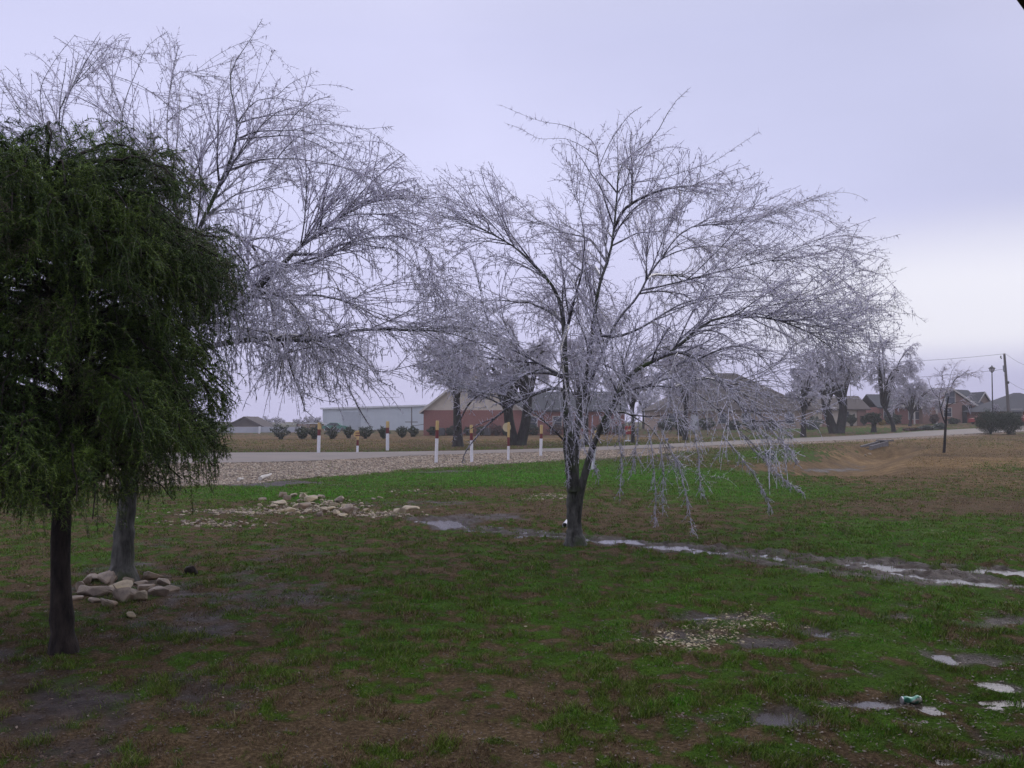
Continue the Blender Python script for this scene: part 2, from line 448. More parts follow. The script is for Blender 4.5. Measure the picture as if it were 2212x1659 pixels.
def ell(u, v, cx, cy, rx, ry, soft=0.6):
    q = np.hypot((u - cx) / rx, (v - cy) / ry)
    return 1 - ss(q, 1 - soft, 1 + soft)
def ground_masks(X, Y, Z):
    """what grows or lies where: green turf / mud with painted corner shade / stone chips / tan dry grass, laid out on the land"""
    u, v = proj(X, Y, Z)
    vis = (Y > 1.5)
    n_big = fbm(X / 2.6, Y / 5.0, 51, 3); n_mid = fbm(X * 1.3, Y * 1.1, 61, 4); n_small = fbm(X * 6, Y * 5, 71, 3)
    g = 0.52 + 0.0 * X
    for (cx, cy, rx, ry, w) in [(640, 1066, 230, 17, .75), (950, 1036, 260, 17, .75), (1300, 1018, 330, 22, .65), (1560, 1045, 260, 26, .55), (1680, 1085, 260, 26, .38),
                                (1700, 985, 140, 16, .6), (1640, 945, 140, 5, .45), (1950, 1150, 420, 42, .42), (2050, 1060, 260, 22, .15), (2150, 1010, 90, 14, .3), (2130, 960, 60, 8, .3),
                                (1900, 1300, 480, 120, .22), (1500, 1260, 420, 60, .1), (1950, 1500, 400, 130, .2), (1300, 1450, 300, 110, .12), (180, 1480, 130, 40, .25), (800, 1400, 150, 60, .08),
                                (220, 1200, 120, 30, .2), (1150, 1330, 260, 70, .12), (980, 1580, 120, 50, .0), (1850, 928, 260, 6, .3),
                                (1380, 1110, 420, 26, -.30), (2000, 1098, 320, 22, -.45), (1600, 1150, 200, 20, -.25), (1920, 1000, 170, 26, -.55), (1440, 1000, 130, 10, -.2), (2100, 985, 120, 12, -.35),
                                (760, 1590, 420, 75, -.42), (2060, 1010, 420, 62, -.34), (2150, 960, 300, 20, -.3), (250, 1620, 300, 60, -.2), (1170, 1500, 60, 25, -.35), (900, 1110, 330, 14, -.25), (1080, 1060, 130, 8, -.4), (1750, 1010, 240, 9, -.3),
                                (750, 955, 420, 16, -.42), (1300, 945, 300, 8, -.45), (1800, 921, 300, 3, -.4), (1550, 1400, 190, 60, -.12), (600, 1190, 220, 25, -.1), (1640, 1020, 300, 12, -.05)]:
        g = g + w * ell(u, v, cx, cy, rx, ry)
    g = g + 0.40 * n_big + 0.45 * n_mid + 1.2 * n_small + 1.5 * fbm(X * 11, Y * 8, 75, 2) + .10 * ell(u, v, 1250, 1380, 900, 260)
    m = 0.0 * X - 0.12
    for (cx, cy, rx, ry, w) in [(330, 1560, 420, 110, .22), (60, 1560, 200, 160, .25), (560, 1480, 300, 60, .08), (470, 1290, 330, 120, .46), (60, 1400, 160, 90, .15), (600, 1160, 220, 20, .1), (560, 1044, 160, 7, .75), (960, 1018, 80, 5, .6), (870, 1085, 140, 9, .45), (1040, 1118, 120, 10, .6),  # lower-left ellipses paint corner and house shade into the mud mask; rest is mud
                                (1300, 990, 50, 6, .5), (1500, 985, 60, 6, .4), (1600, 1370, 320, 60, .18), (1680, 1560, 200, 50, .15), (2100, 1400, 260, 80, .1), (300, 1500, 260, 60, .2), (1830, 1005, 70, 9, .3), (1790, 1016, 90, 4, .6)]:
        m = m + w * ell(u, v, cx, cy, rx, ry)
    d = dist_poly(X, Y, RILL)
    m = m + 0.62 * (1 - ss(np.minimum(d, dist_poly(X, Y, RILL2)), 0.2, 0.85))
    m = m + 1.6 * (1 - ss(np.hypot((X - WETC[0]) / 3.6, (Y - WETC[1]) / 2.9), .5, 1.1)) * np.clip(fbm(X * 2.1, Y * 2.6, 53, 4) - .04, 0, .3)
    for (cx, cy, rx, ry, wt) in PUDW:
        m = m + 0.5 * (1 - ss(np.hypot((X - cx) / (rx * 1.4), (Y - cy) / (ry * 1.4)), 0.6, 1.3))
    m = m + 0.8 * fbm(X * 1.1, Y * 1.0, 81, 4) + 0.7 * fbm(X * 5, Y * 4, 91, 3)
    c = 0.0 * X
    for (cx, cy, rx, ry, w) in [(540, 1104, 130, 8, .8), (480, 1128, 130, 10, .7), (800, 1108, 110, 8, .6), (1180, 1072, 55, 9, .65), (1100, 1078, 60, 4, .5), (1640, 1338, 130, 18, .42), (1490, 1370, 100, 30, .40), (1560, 1350, 300, 70, .26),
                                (1790, 1322, 30, 8, .6), (1980, 1208, 60, 4, .5), (1640, 1192, 90, 4, .5), (2030, 1150, 50, 4, .4), (1800, 1130, 50, 4, .6), (2130, 1165, 40, 5, .5), (1500, 1108, 120, 5, .4), (430, 1065, 60, 10, .3),
                                (840, 1060, 100, 6, .45), (930, 1050, 130, 5, .35), (430, 1330, 200, 60, .12), (1400, 1075, 160, 12, .2), (1900, 1215, 130, 4, .35)]:
        c = c + w * ell(u, v, cx, cy, rx, ry)
    c = c + 1.3 * fbm(X * 2.4, Y * 1.7, 101, 4) + 0.7 * fbm(X * 11, Y * 9, 105, 2) - 0.22
    # gravel shoulder between road and turf
    sh_top = np.interp(u, [0, 500, 903, 1120, 1450, 1650, 1846, 2000, 2230], [1000, 1000, 984, 977, 966, 957, 950, 942, 931]) - 1
    sh_bot = np.interp(u, [0, 430, 560, 700, 903, 1102, 1230, 1380, 1500, 1650, 1846, 2000, 2230], [1052, 1050, 1042, 1032, 1014, 1001, 995, 986, 972, 961, 955, 947, 932])
    wv = 6 * fbm(X * 0.8, Y * 0.5, 111, 3)
    sh = ss(v, sh_top - 1, sh_top + 1) * (1 - ss(v + wv, sh_bot - 3, sh_bot + 2)) * (Y > 20)
    # driveway strip and edging by the far houses
    tn = ell(u, v, 2040, 995, 420, 60) * 0.85 + ell(u, v, 700, 950, 500, 18) * 0.6 + ell(u, v, 1500, 950, 400, 8) * .6 + ell(u, v, 1800, 922, 400, 4) * .6
    tn = np.where(vis, np.clip(tn * (0.75 + 1.8 * fbm(X / 3, Y / 5, 121, 4)), 0, 1), 0)
    sh = np.where(vis, sh, 0); 
    drv = np.where(vis & (Y > 90), ell(u, v, 1930, 914.5, 190, 1.4, .4), 0)
    return g, m, c, sh, tn, drv
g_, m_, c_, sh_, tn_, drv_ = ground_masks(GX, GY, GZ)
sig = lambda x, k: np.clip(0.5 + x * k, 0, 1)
G = sig(g_ - 0.5, 1.6); mud_shade = sig(m_ - 0.42, 3.0); Ch = sig(c_ - 0.52, 4.0)
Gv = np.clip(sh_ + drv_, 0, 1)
attr = np.stack([G, mud_shade, Ch, np.ones_like(G)], -1).reshape(-1, 4)
attr2 = np.stack([Gv, tn_, drv_, np.ones_like(G)], -1).reshape(-1, 4)
V = np.stack([GX, GY, GZ], -1).reshape(-1, 3)
idx = np.arange(nr * na).reshape(nr, na)
a = idx[:-1]; b = idx[1:]
Q = np.stack([a, np.roll(a, -1, 1), np.roll(b, -1, 1), b], -1).reshape(-1, 4)[:, ::-1]
cen = len(V); V = np.vstack([V, [[0, 0, float(GZ[0].mean())]]]); attr = np.vstack([attr, attr[:1]]); attr2 = np.vstack([attr2, attr2[:1]])
fan = np.stack([idx[0], np.full(na, cen), np.roll(idx[0], -1)], -1)

gm, t, b = new_mat('lawn_ground')
at1 = nd(t, 'ShaderNodeAttribute', attribute_name='mask'); at2 = nd(t, 'ShaderNodeAttribute', attribute_name='mask2')
s1 = nd(t, 'ShaderNodeSeparateColor'); t.links.new(at1.outputs['Color'], s1.inputs[0])
s2 = nd(t, 'ShaderNodeSeparateColor'); t.links.new(at2.outputs['Color'], s2.inputs[0])
nf = tex_noise(t, 38, 5, 0.65, stretch=(1, 1, .05)); nm = tex_noise(t, 5.5, 5, 0.65, stretch=(1, 1, 0)); nb = tex_noise(t, 0.6, 3)
brown = ramp(t, nf, [(0.25, (0.022, 0.015, 0.009)), (0.5, (0.074, 0.050, 0.028)), (0.75, (0.165, 0.118, 0.070))])
tan = mixc(t, ramp(t, tex_noise(t, 1.1, 6, .75, stretch=(1, .6, 0)), [(0.42, 0.0), (0.60, 1.0)]), ramp(t, nf, [(0.25, (0.075, 0.046, 0.022)), (0.7, (0.16, 0.10, 0.048))]), ramp(t, nf, [(0.25, (0.13, 0.087, 0.040)), (0.7, (0.27, 0.18, 0.088))]))
brown = mixc(t, s2.outputs['Green'], brown, tan)
green = ramp(t, nf, [(0.25, (0.016, 0.028, 0.004)), (0.55, (0.040, 0.082, 0.008)), (0.8, (0.080, 0.160, 0.012))])
olive = ramp(t, nm, [(0.3, (0.024, 0.026, 0.008)), (0.7, (0.062, 0.062, 0.016))])
gsoft = ramp(t, mth(t, 'ADD', s1.outputs['Red'], mth(t, 'MULTIPLY', mth(t, 'SUBTRACT', nf, 0.5), 0.6)), [(0.25, 0.0), (0.75, 1.0)])
c0 = mixc(t, gsoft, brown, mixc(t, ramp(t, s1.outputs['Red'], [(0.62, 0.0), (1.0, 1.0)]), olive, green))
mud_shade_col = ramp(t, nm, [(0.3, (0.018, 0.012, 0.010)), (0.7, (0.050, 0.034, 0.028))])
c1 = mixc(t, s1.outputs['Green'], c0, mud_shade_col)
# stone chips
tcn = nd(t, 'ShaderNodeTexCoord'); vo = nd(t, 'ShaderNodeTexVoronoi', i_Scale=42.0); t.links.new(tcn.outputs['Object'], vo.inputs['Vector'])
sepc = nd(t, 'ShaderNodeSeparateColor'); t.links.new(vo.outputs['Color'], sepc.inputs[0])
chipcol = ramp(t, sepc.outputs['Red'], [(0.0, (0.20, 0.15, 0.10)), (0.5, (0.42, 0.34, 0.22)), (1.0, (0.62, 0.55, 0.40))])
chipf = mth(t, 'MULTIPLY', s1.outputs['Blue'], ramp(t, mth(t, 'ADD', vo.outputs['Distance'], mth(t, 'MULTIPLY', sepc.outputs['Green'], 0.6)), [(0.45, 1.0), (0.62, 0.0)]))
c2 = mixc(t, chipf, c1, chipcol)
grv = ramp(t, sepc.outputs['Red'], [(0.0, (0.085, 0.060, 0.042)), (0.5, (0.22, 0.163, 0.118)), (1.0, (0.36, 0.29, 0.215))])
grv = mixc(t, 0.45, grv, mixc(t, nm, (0.14, 0.102, 0.074), (0.28, 0.215, 0.160)))
c3 = mixc(t, s2.outputs['Red'], c2, grv)
blot = ramp(t, tex_noise(t, 2.4, 8, 0.78, stretch=(1, .7, 0)), [(0.30, 0.72), (0.50, 1.30), (0.72, 2.0)])
c3 = mixc(t, 1.0, c3, blot, 'MULTIPLY')
t.links.new(c3, b.inputs['Base Color'])
rgh = mth(t, 'SUBTRACT', 0.9, mth(t, 'MULTIPLY', s1.outputs['Green'], 0.30)); t.links.new(rgh, b.inputs['Roughness'])
hh = mth(t, 'ADD', nf, mth(t, 'MULTIPLY', nm, 1.5)); bump(t, b, hh, 0.8, 0.03)
t.links.new(mth(t, 'ADD', 0.05, mth(t, 'MULTIPLY', s1.outputs['Green'], 0.20)), b.inputs['Specular IOR Level'])
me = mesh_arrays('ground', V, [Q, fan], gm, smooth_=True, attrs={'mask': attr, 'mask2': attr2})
go = link('ground', me); tag(go, 'muddy winter lawn of green and brown grass running to the road', kind='structure')

# water lying in the rill and hollows
wm, t, b = new_mat('puddle_water')
b.inputs['Base Color'].default_value = (0.050, 0.038, 0.032, 1); b.inputs['Roughness'].default_value = 0.16
b.inputs['IOR'].default_value = 1.333; b.inputs['Specular IOR Level'].default_value = 0.5
nw = tex_noise(t, 14, 2, 0.5); bump(t, b, nw, 0.10, 0.01)
wacc = Acc()
def water_patch(cx, cy, rx, ry, z):
    n = 28; th = np.linspace(0, 2 * math.pi, n, endpoint=False)
    v = np.stack([cx + rx * np.cos(th), cy + ry * np.sin(th), np.full(n, z)], -1)
    return v, np.arange(n)[None, :]
wv_, wf_ = water_patch(3.2, 11.6, 15.5, 8.6, WATER_Z)
wme = mesh_arrays('puddle_water', wv_, [wf_], wm); wo_ = link('puddle_water', wme)
tag(wo_, 'shallow puddle water lying in the rill across the lawn', kind='structure')

# road
rm_, t, b = new_mat('worn_asphalt')
n1_ = tex_noise(t, 40, 4, 0.7); n2_ = tex_noise(t, 0.35, 4, 0.6)
c = mixc(t, n1_, (0.18, 0.150, 0.128), (0.29, 0.245, 0.210)); c = mixc(t, ramp(t, n2_, [(0.4, 0.0), (0.65, 0.6)]), c, (0.175, 0.155, 0.14))
t.links.new(c, b.inputs['Base Color']); b.inputs['Roughness'].default_value = 0.7; b.inputs['Specular IOR Level'].default_value = 0.25; bump(t, b, n1_, 0.3, 0.01)
nrd = 300
fa, ne = resample(rf, nrd), resample(rn, nrd)
cols = 7
Vr = []
for j in range(cols):
    s = j / (cols - 1); p = fa * (1 - s) + ne * s
    z = hbase(p[:, 0], p[:, 1]) + 0.012 + 0.06 * (1 - (2 * s - 1) ** 2)
    Vr.append(np.stack([p[:, 0], p[:, 1], z], -1))
Vr = np.stack(Vr, 1).reshape(-1, 3); ii = np.arange(nrd * cols).reshape(nrd, cols)
Qr = np.stack([ii[:-1, :-1], ii[:-1, 1:], ii[1:, 1:], ii[1:, :-1]], -1).reshape(-1, 4)
ro = link('road', mesh_arrays('road', Vr, [Qr], rm_, smooth_=True)); tag(ro, 'narrow worn grey country road curving away to the right', kind='structure')
# ------------------------------------------------------------------ grass blades (stuff)
def terrain_z(X, Y): return hterr(X, Y)
def blades():
    n = 1500000
    az_ = np.radians(RNG.uniform(-32, 32, n)); D = 4.2 * (95 / 4.2) ** (RNG.random(n) ** 1.12)
    X = D * np.tan(az_) * 0.98; Y = D
    Z = terrain_z(X, Y)
    g, m, c, sh, tn, drv = ground_masks(X, Y, Z)
    Gd = sig(g - 0.5, 1.6); mud_shade_bl = sig(m - 0.42, 3.0)
    rd = road_mask(X, Y)
    clmp = ss(vnoise(X * 9, Y * 8, 137) + .5 * vnoise(X * 21, Y * 19, 138), .42, .80)
    clmp = np.where(Y > 30, 1, clmp * (1 - ss(Y, 14, 30)) + ss(Y, 14, 30))
    dens = (0.15 + 0.95 * clmp) * (0.45 + 0.65 * Gd) * (1 - 0.93 * mud_shade_bl) * (1 - 0.97 * np.clip(sh, 0, 1)) * (1 - 0.6 * sig(c - 0.52, 4))
    keep = (RNG.random(n) < dens) & (rd < 0.5) & (Z > WATER_Z - 0.016)
    X, Y, Z, Gd, tn, mud_shade_bl, g = X[keep], Y[keep], Z[keep], Gd[keep], tn[keep], mud_shade_bl[keep], g[keep]; N = len(X)
    isg = RNG.random(N) < np.clip(Gd * 1.25 - 0.12, 0.03, 0.97)
    D = Y
    tuft = np.clip(0.62 + 2.6 * fbm(X * 3.6, Y * 3.6, 131, 3), 0.25, 1.9)
    h = np.where(isg, RNG.uniform(0.016, 0.046, N), RNG.uniform(0.010, 0.030, N)) * tuft * (1 + 0.012 * D)
    w = np.maximum(0.0030, D * 0.00050) * RNG.uniform(0.7, 1.3, N)
    th = RNG.uniform(0, 2 * math.pi, N); lean = RNG.uniform(0.3, 1.3, N) * h
    lx, ly = np.cos(th) * lean, np.sin(th) * lean
    ph = RNG.uniform(0, math.pi, N); wx, wy = np.cos(ph) * w / 2, np.sin(ph) * w / 2
    z0 = Z - 0.004
    v0 = np.stack([X - wx, Y - wy, z0], -1); v1 = np.stack([X + wx, Y + wy, z0], -1)
    mx, my = X + lx * 0.35, Y + ly * 0.35
    v2 = np.stack([mx + wx * .8, my + wy * .8, z0 + h * .62], -1); v3 = np.stack([mx - wx * .8, my - wy * .8, z0 + h * .62], -1)
    v4 = np.stack([X + lx, Y + ly, z0 + h], -1)
    Vb = np.stack([v0, v1, v2, v3, v4], 1).reshape(-1, 3)
    base = np.arange(N)[:, None] * 5
    q = base + np.array([[0, 1, 2, 3]]); tr = base + np.array([[3, 2, 4]])
    r = RNG.random(N)[:, None]; sub = vnoise(X * 0.9, Y * 0.9, 5)[:, None]
    gb = np.array([0.064, 0.205, 0.010]) ; gd = np.array([0.078, 0.112, 0.012]); gblue = np.array([0.055, 0.120, 0.050])
    lush = np.clip((g[:, None] - 0.95) * 1.3 + .15 * (Y[:, None] > 17), 0, 1)
    green = (gd * (1 - lush) + gb * lush + np.array([0, 0, .004])) * (0.95 + 1.15 * r)
    green = np.where((r > 0.93) & (sub > 0.5), gblue * 1.2, green)
    br = np.array([0.132, 0.090, 0.046]); tnn = np.array([0.26, 0.175, 0.075])
    brown = (br * (1 - tn[:, None]) + tnn * tn[:, None]) * (0.60 + 1.20 * r) * (1 - 0.55 * np.clip(mud_shade_bl[:, None] + .0, 0, 1))  # brown blades dimmed on mud and where lower-left shade is painted in
    colr = np.where(isg[:, None], green, brown)
    rs_ = RNG.random(N)[:, None]; colr = np.where(rs_ > .945, np.array([.30, .245, .15]) * (.6 + .7 * r), colr); colr = np.where(rs_ < .07, colr * .35, colr)
    colr = np.concatenate([colr, np.ones((N, 1))], 1)
    at = np.repeat(colr[:, None, :], 5, 1).reshape(-1, 4)
    m, t, b = new_mat('grass_blade')
    a = nd(t, 'ShaderNodeAttribute', attribute_name='tint'); t.links.new(a.outputs['Color'], b.inputs['Base Color'])
    b.inputs['Roughness'].default_value = 0.55; b.inputs['Specular IOR Level'].default_value = 0.10
    me = mesh_arrays('grass', Vb, [q, tr], m, smooth_=False, attrs={'tint': at})
    o = link('grass', me); tag(o, 'short wet grass, green and dead brown, over the whole lawn', 'grass', kind='stuff')
blades()

# ------------------------------------------------------------------ small primitives
class MB:
    def __init__(s): s.bm = bmesh.new()
    def box(s, c, size, rz=0.0, bev=0.0, M=None):
        b2 = bmesh.new(); bmesh.ops.create_cube(b2, size=1.0)
        for v in b2.verts: v.co = Vector((v.co.x * size[0], v.co.y * size[1], v.co.z * size[2]))
        if bev > 0: bmesh.ops.bevel(b2, geom=b2.edges[:], offset=bev, segments=1, affect='EDGES')
        mt = Matrix.Translation(Vector([float(q) for q in c])) @ Matrix.Rotation(rz, 4, 'Z')
        if M is not None: mt = mt @ M
        b2.transform(mt); s.merge(b2); return s
    def merge(s, b2):
        me = bpy.data.meshes.new('tmp'); b2.to_mesh(me); b2.free(); s.bm.from_mesh(me); bpy.data.meshes.remove(me)
    def poly(s, pts):
        vs = [s.bm.verts.new([float(q) for q in p]) for p in pts]; s.bm.faces.new(vs); return s
    def prism(s, pts, ext):
        """closed solid: polygon pts extruded by vector ext"""
        e = Vector(ext); a = [s.bm.verts.new([float(q) for q in p]) for p in pts]; b = [s.bm.verts.new(v.co + e) for v in a]
        n = len(a); s.bm.faces.new(a[::-1]); s.bm.faces.new(b)
        for i in range(n): s.bm.faces.new((a[i], a[(i + 1) % n], b[(i + 1) % n], b[i]))
        return s
    def tube(s, pts, rad, k=8):
        pts = np.array(pts, float)[None]; R = np.broadcast_to(np.asarray(rad, float), (pts.shape[1],))[None]
        V, Q = tubes(pts, R, k); vs = [s.bm.verts.new(v) for v in V]
        for q in Q: s.bm.faces.new([vs[i] for i in q])
        n = pts.shape[1]
        s.bm.faces.new([vs[i] for i in range(k)][::-1]); s.bm.faces.new([vs[(n - 1) * k + i] for i in range(k)])
        return s
    def build(s, name, mat, parent=None, sm=False, loc=None):
        bmesh.ops.recalc_face_normals(s.bm, faces=s.bm.faces[:])
        me = bpy.data.meshes.new(name); s.bm.to_mesh(me); s.bm.free()
        me.materials.append(mat)
        for p in me.polygons: p.use_smooth = sm
        return link(name, me, parent, loc)

# ------------------------------------------------------------------ rocks
def rock_mesh(size, seed, mat, flat=0.65, npts=15):
    r = random.Random(seed); bm = bmesh.new()
    sx, sy, sz = size, size * r.uniform(0.6, 0.95), size * flat * r.uniform(0.7, 1.1)
    for _ in range(npts):
        v = Vector((r.gauss(0, 1), r.gauss(0, 1), r.gauss(0, 1))).normalized() * r.uniform(0.85, 1.05)
        # squarish blocks
        v = Vector([math.copysign(abs(q) ** 0.75, q) for q in v])
        bm.verts.new((v.x * sx / 2, v.y * sy / 2, v.z * sz / 2))
    res = bmesh.ops.convex_hull(bm, input=bm.verts[:])
    junk = [e for e in res['geom_interior'] if isinstance(e, bmesh.types.BMVert)]
    if junk: bmesh.ops.delete(bm, geom=junk, context='VERTS')
    bmesh.ops.bevel(bm, geom=bm.edges[:], offset=size * 0.035, segments=1, affect='EDGES')
    bmesh.ops.recalc_face_normals(bm, faces=bm.faces[:])
    me = bpy.data.meshes.new('rock'); bm.to_mesh(me); bm.free(); me.materials.append(mat)
    return me
def rock_mat(name, a, b2, c3):
    m, t, b = new_mat(name)
    n = tex_noise(t, 9, 6, 0.65); n2 = tex_noise(t, 2.3, 3)
    t.links.new(mixc(t, ramp(t, n2, [(0.42, 0.0), (0.62, 1.0)]), ramp(t, n, [(0.3, a), (0.7, b2)]), c3), b.inputs['Base Color'])
    b.inputs['Roughness'].default_value = 0.6; bump(t, b, n, 0.7, 0.02); return m
M_rock = rock_mat('limestone', (0.15, 0.115, 0.09), (0.36, 0.29, 0.22), (0.24, 0.165, 0.10))
M_rock2 = rock_mat('tan_limestone', (0.25, 0.20, 0.14), (0.52, 0.43, 0.30), (0.40, 0.31, 0.17))
def put_rock(px, py, wpx, seed, mat, label, group=None, flat=0.65, lift=0.0, name='rock', tilt=0.25):
    c = gpt(px, py, lambda X, Y: hterr(X, Y))
    s = wpx / F * c[1]
    o = link(name, rock_mesh(s, seed, mat, flat)); r = random.Random(seed)
    o.location = (c[0], c[1] + s * 0.3, c[2] + s * flat * 0.20 + lift)
    o.rotation_euler = (r.uniform(-tilt, tilt), r.uniform(-tilt, tilt), r.uniform(0, 3.1))
    tag(o, label, 'rock', group); return o

# ring of limestone rocks round the foot of the leaning tree on the left
ring = [(225, 1262, 50, .8), (272, 1262, 26, .8), (330, 1252, 46, .5), (350, 1266, 26, .8), (365, 1278, 34, .45), (338, 1288, 42, .6), (308, 1282, 34, .6), (290, 1300, 40, .75), (258, 1302, 52, .7),
        (229, 1312, 44, .85), (212, 1290, 60, .5), (182, 1286, 44, .6), (166, 1276, 34, .7), (178, 1262, 40, .55), (196, 1258, 40, .5), (248, 1280, 60, .4), (300, 1264, 30, .5), (318, 1272, 26, .5), (160, 1298, 26, .6), (200, 1302, 26, .5), (275, 1285, 40, .4), (245, 1264, 30, .9)]
ring_lab = {0: 'upright pointed tan rock against the left side of the leaning trunk', 2: 'smooth flat-topped grey rock at the right rear of the rock ring', 4: 'thin flat rock lying farthest right in the rock ring',
            7: 'orange-tan angular rock at the front centre of the rock ring', 9: 'squarish pale rock set forward, nearest to the camera in the rock ring', 10: 'long brownish slab rock on the left front of the rock ring',
            15: 'low wide slab rock right in front of the leaning trunk'}
def ordinal(n): return ['leftmost', 'second', 'third', 'fourth', 'fifth', 'sixth', 'seventh', 'eighth', 'ninth', 'tenth', 'eleventh', 'twelfth', 'thirteenth', 'fourteenth', 'fifteenth', 'sixteenth'][n]
def row_labels(items, cuts, names, fmt):
    out = {}
    for r_, nm_ in enumerate(names):
        lo = cuts[r_ - 1] if r_ else -1e9; hi = cuts[r_] if r_ < len(cuts) else 1e9
        ids = sorted([i for i, it in enumerate(items) if lo <= it[1] < hi], key=lambda i: items[i][0])
        for k, i in enumerate(ids): out[i] = fmt % (ordinal(k) + ('' if k == 0 else ' from left'), nm_)
    return out
ring_auto = row_labels(ring, [1266, 1287], ['rear row', 'middle row', 'front row'], 'tan rock, %s in %s of ring round leaning trunk')
for i, (x, y, w, fl) in enumerate(ring):
    put_rock(x, y, w * 1.25, 100 + i, M_rock if i not in (7, 15) else M_rock2, ring_lab.get(i, ring_auto[i]), 'rocks ringed round the left tree', fl)
put_rock(279, 1334, 26, 150, M_rock2, 'small pale yellow rock lying alone in the mud before the rock ring', None, .6)
o = put_rock(408, 1243, 34, 151, M_barkdark, 'dark pointed clod of earth right of the rock ring', None, .85, name='earth_clod'); o['category'] = 'clod'
# the limestone heap in the middle distance
heap = [(565, 1079, 16), (560, 1090, 14), (590, 1094, 16), (609, 1072, 18), (590, 1085, 14), (632, 1072, 22), (618, 1078, 18), (603, 1088, 30), (655, 1074, 20), (647, 1082, 14), (640, 1092, 20),
        (670, 1082, 26), (690, 1074, 20), (694, 1080, 12), (671, 1088, 16), (655, 1096, 30), (627, 1104, 22), (607, 1104, 16), (583, 1103, 14), (700, 1086, 14), (712, 1086, 16), (731, 1082, 28), (722, 1092, 22), (742, 1094, 12),
        (738, 1100, 14), (712, 1100, 22), (697, 1104, 20), (750, 1104, 26), (725, 1110, 18), (740, 1114, 20), (770, 1100, 14), (790, 1102, 14), (780, 1088, 12), (806, 1077, 12), (820, 1074, 12), (667, 1104, 18), (690, 1113, 16), (642, 1108, 16), (545, 1108, 12), (764, 1111, 14)]
heap_lab = {5: 'tall upright rock at the top of the limestone heap', 8: None, 12: 'rounded brown rock standing on the back edge of the heap', 21: 'yellow wedge-shaped rock at the right end of the heap',
            15: 'largest yellowish boulder in the middle of the heap', 27: 'long pale rock at the lower right of the heap', 7: 'broad brown rock at the left of the heap', 0: 'small flat rock lying farthest left of the heap'}
heap_auto = row_labels(heap, [1080, 1091, 1103], ['back row', 'second row', 'third row', 'front row'], 'limestone rock, %s in %s of heap below the road')
for i, (x, y, w) in enumerate(heap):
    put_rock(x, y + 3, w * 1.28, 300 + i, M_rock2 if i % 3 else M_rock, heap_lab.get(i) or heap_auto[i], 'rocks heaped on the lawn', random.choice([.5, .65, .8]))
put_rock(862, 1110, 34, 401, M_rock2, 'pointed pale rock in front of the flat slab left of the puddle', None, .7)
put_rock(885, 1101, 56, 402, M_rock2, 'long flat yellowish stone slab just left of the puddle', None, .22, tilt=.05)
put_rock(1668, 1206, 46, 403, simple('slate_grey', (0.30, 0.31, 0.35), (0.42, 0.43, 0.47), 9, .4), 'thin pale grey flat stone lying in the wet rill right of the middle tree', None, .16, tilt=.12)

# stone chips and gravel: uncountable
def stones(name, n, sampler, size, mats, label):
    bmx = bmesh.new(); bmesh.ops.create_icosphere(bmx, subdivisions=1, radius=1.0)
    base = np.array([v.co[:] for v in bmx.verts]); faces = np.array([[v.index for v in f.verts] for f in bmx.faces]); bmx.free()
    pts = sampler(n); N = len(pts)
    s = RNG.uniform(size[0], size[1], N) ** 1.0
    sc = np.stack([s, s * RNG.uniform(.6, 1, N), s * RNG.uniform(.35, .7, N)], -1)
    jit = 1 + RNG.uniform(-.28, .28, (N, len(base), 1))
    V = base[None] * jit * sc[:, None, :]
    th = RNG.uniform(0, 6.28, N); c, s_ = np.cos(th)[:, None], np.sin(th)[:, None]
    x = V[..., 0] * c - V[..., 1] * s_; y = V[..., 0] * s_ + V[..., 1] * c
    V = np.stack([x, y, V[..., 2]], -1) + pts[:, None, :]
    Fc = (faces[None] + (np.arange(N) * len(base))[:, None, None]).reshape(-1, 3)
    tint = np.repeat((RNG.uniform(0, 1, N))[:, None], len(base), 1).reshape(-1, 1) * np.ones((1, 4))
    o = link(name, mesh_arrays(name, V.reshape(-1, 3), [Fc], mats, attrs={'tint': tint})); tag(o, label, 'gravel', kind='stuff'); return o
def tint_mat(name, stops, rough=0.6):
    m, t, b = new_mat(name)
    a = nd(t, 'ShaderNodeAttribute', attribute_name='tint'); t.links.new(ramp(t, a.outputs['Fac'], stops), b.inputs['Base Color'])
    b.inputs['Roughness'].default_value = rough; return m
M_grav = tint_mat('gravel_stone', [(0, (0.085, 0.062, 0.046)), (.5, (0.245, 0.185, 0.135)), (1, (0.50, 0.42, 0.31))])
M_chip = tint_mat('yellow_chip', [(0, (0.20, 0.15, 0.09)), (.5, (0.40, 0.33, 0.20)), (1, (0.64, 0.56, 0.38))])
def samp_mask(which, thr, dmin, dmax, over):
    def f(n):
        N = n * over
        az_ = np.radians(RNG.uniform(-30, 30, N)); D = dmin * (dmax / dmin) ** RNG.random(N)
        X = D * np.tan(az_); Z = terrain_z(X, D)
        g, m, c, sh, tn, drv = ground_masks(X, D, Z)
        ok = (sh * RNG.random(N) > thr) if which == 'sh' else ((np.clip((c - .30) * 1.0, 0, 1) > RNG.random(N) ** .8) & (sh < .2))
        ok &= road_mask(X, D) < .5
        k = np.where(ok)[0][:n]
        return np.stack([X[k], D[k], Z[k] + 0.004], -1)
    return f
stones('gravel', 34000, samp_mask('sh', .25, 24, 120, 16), (0.014, 0.055), M_grav, 'loose pale gravel along the near shoulder of the road')
stones('stone_chips', 11000, samp_mask('c', .48, 5, 34, 10), (0.005, 0.019), M_chip, 'flat yellowish stone chips scattered in the turf')

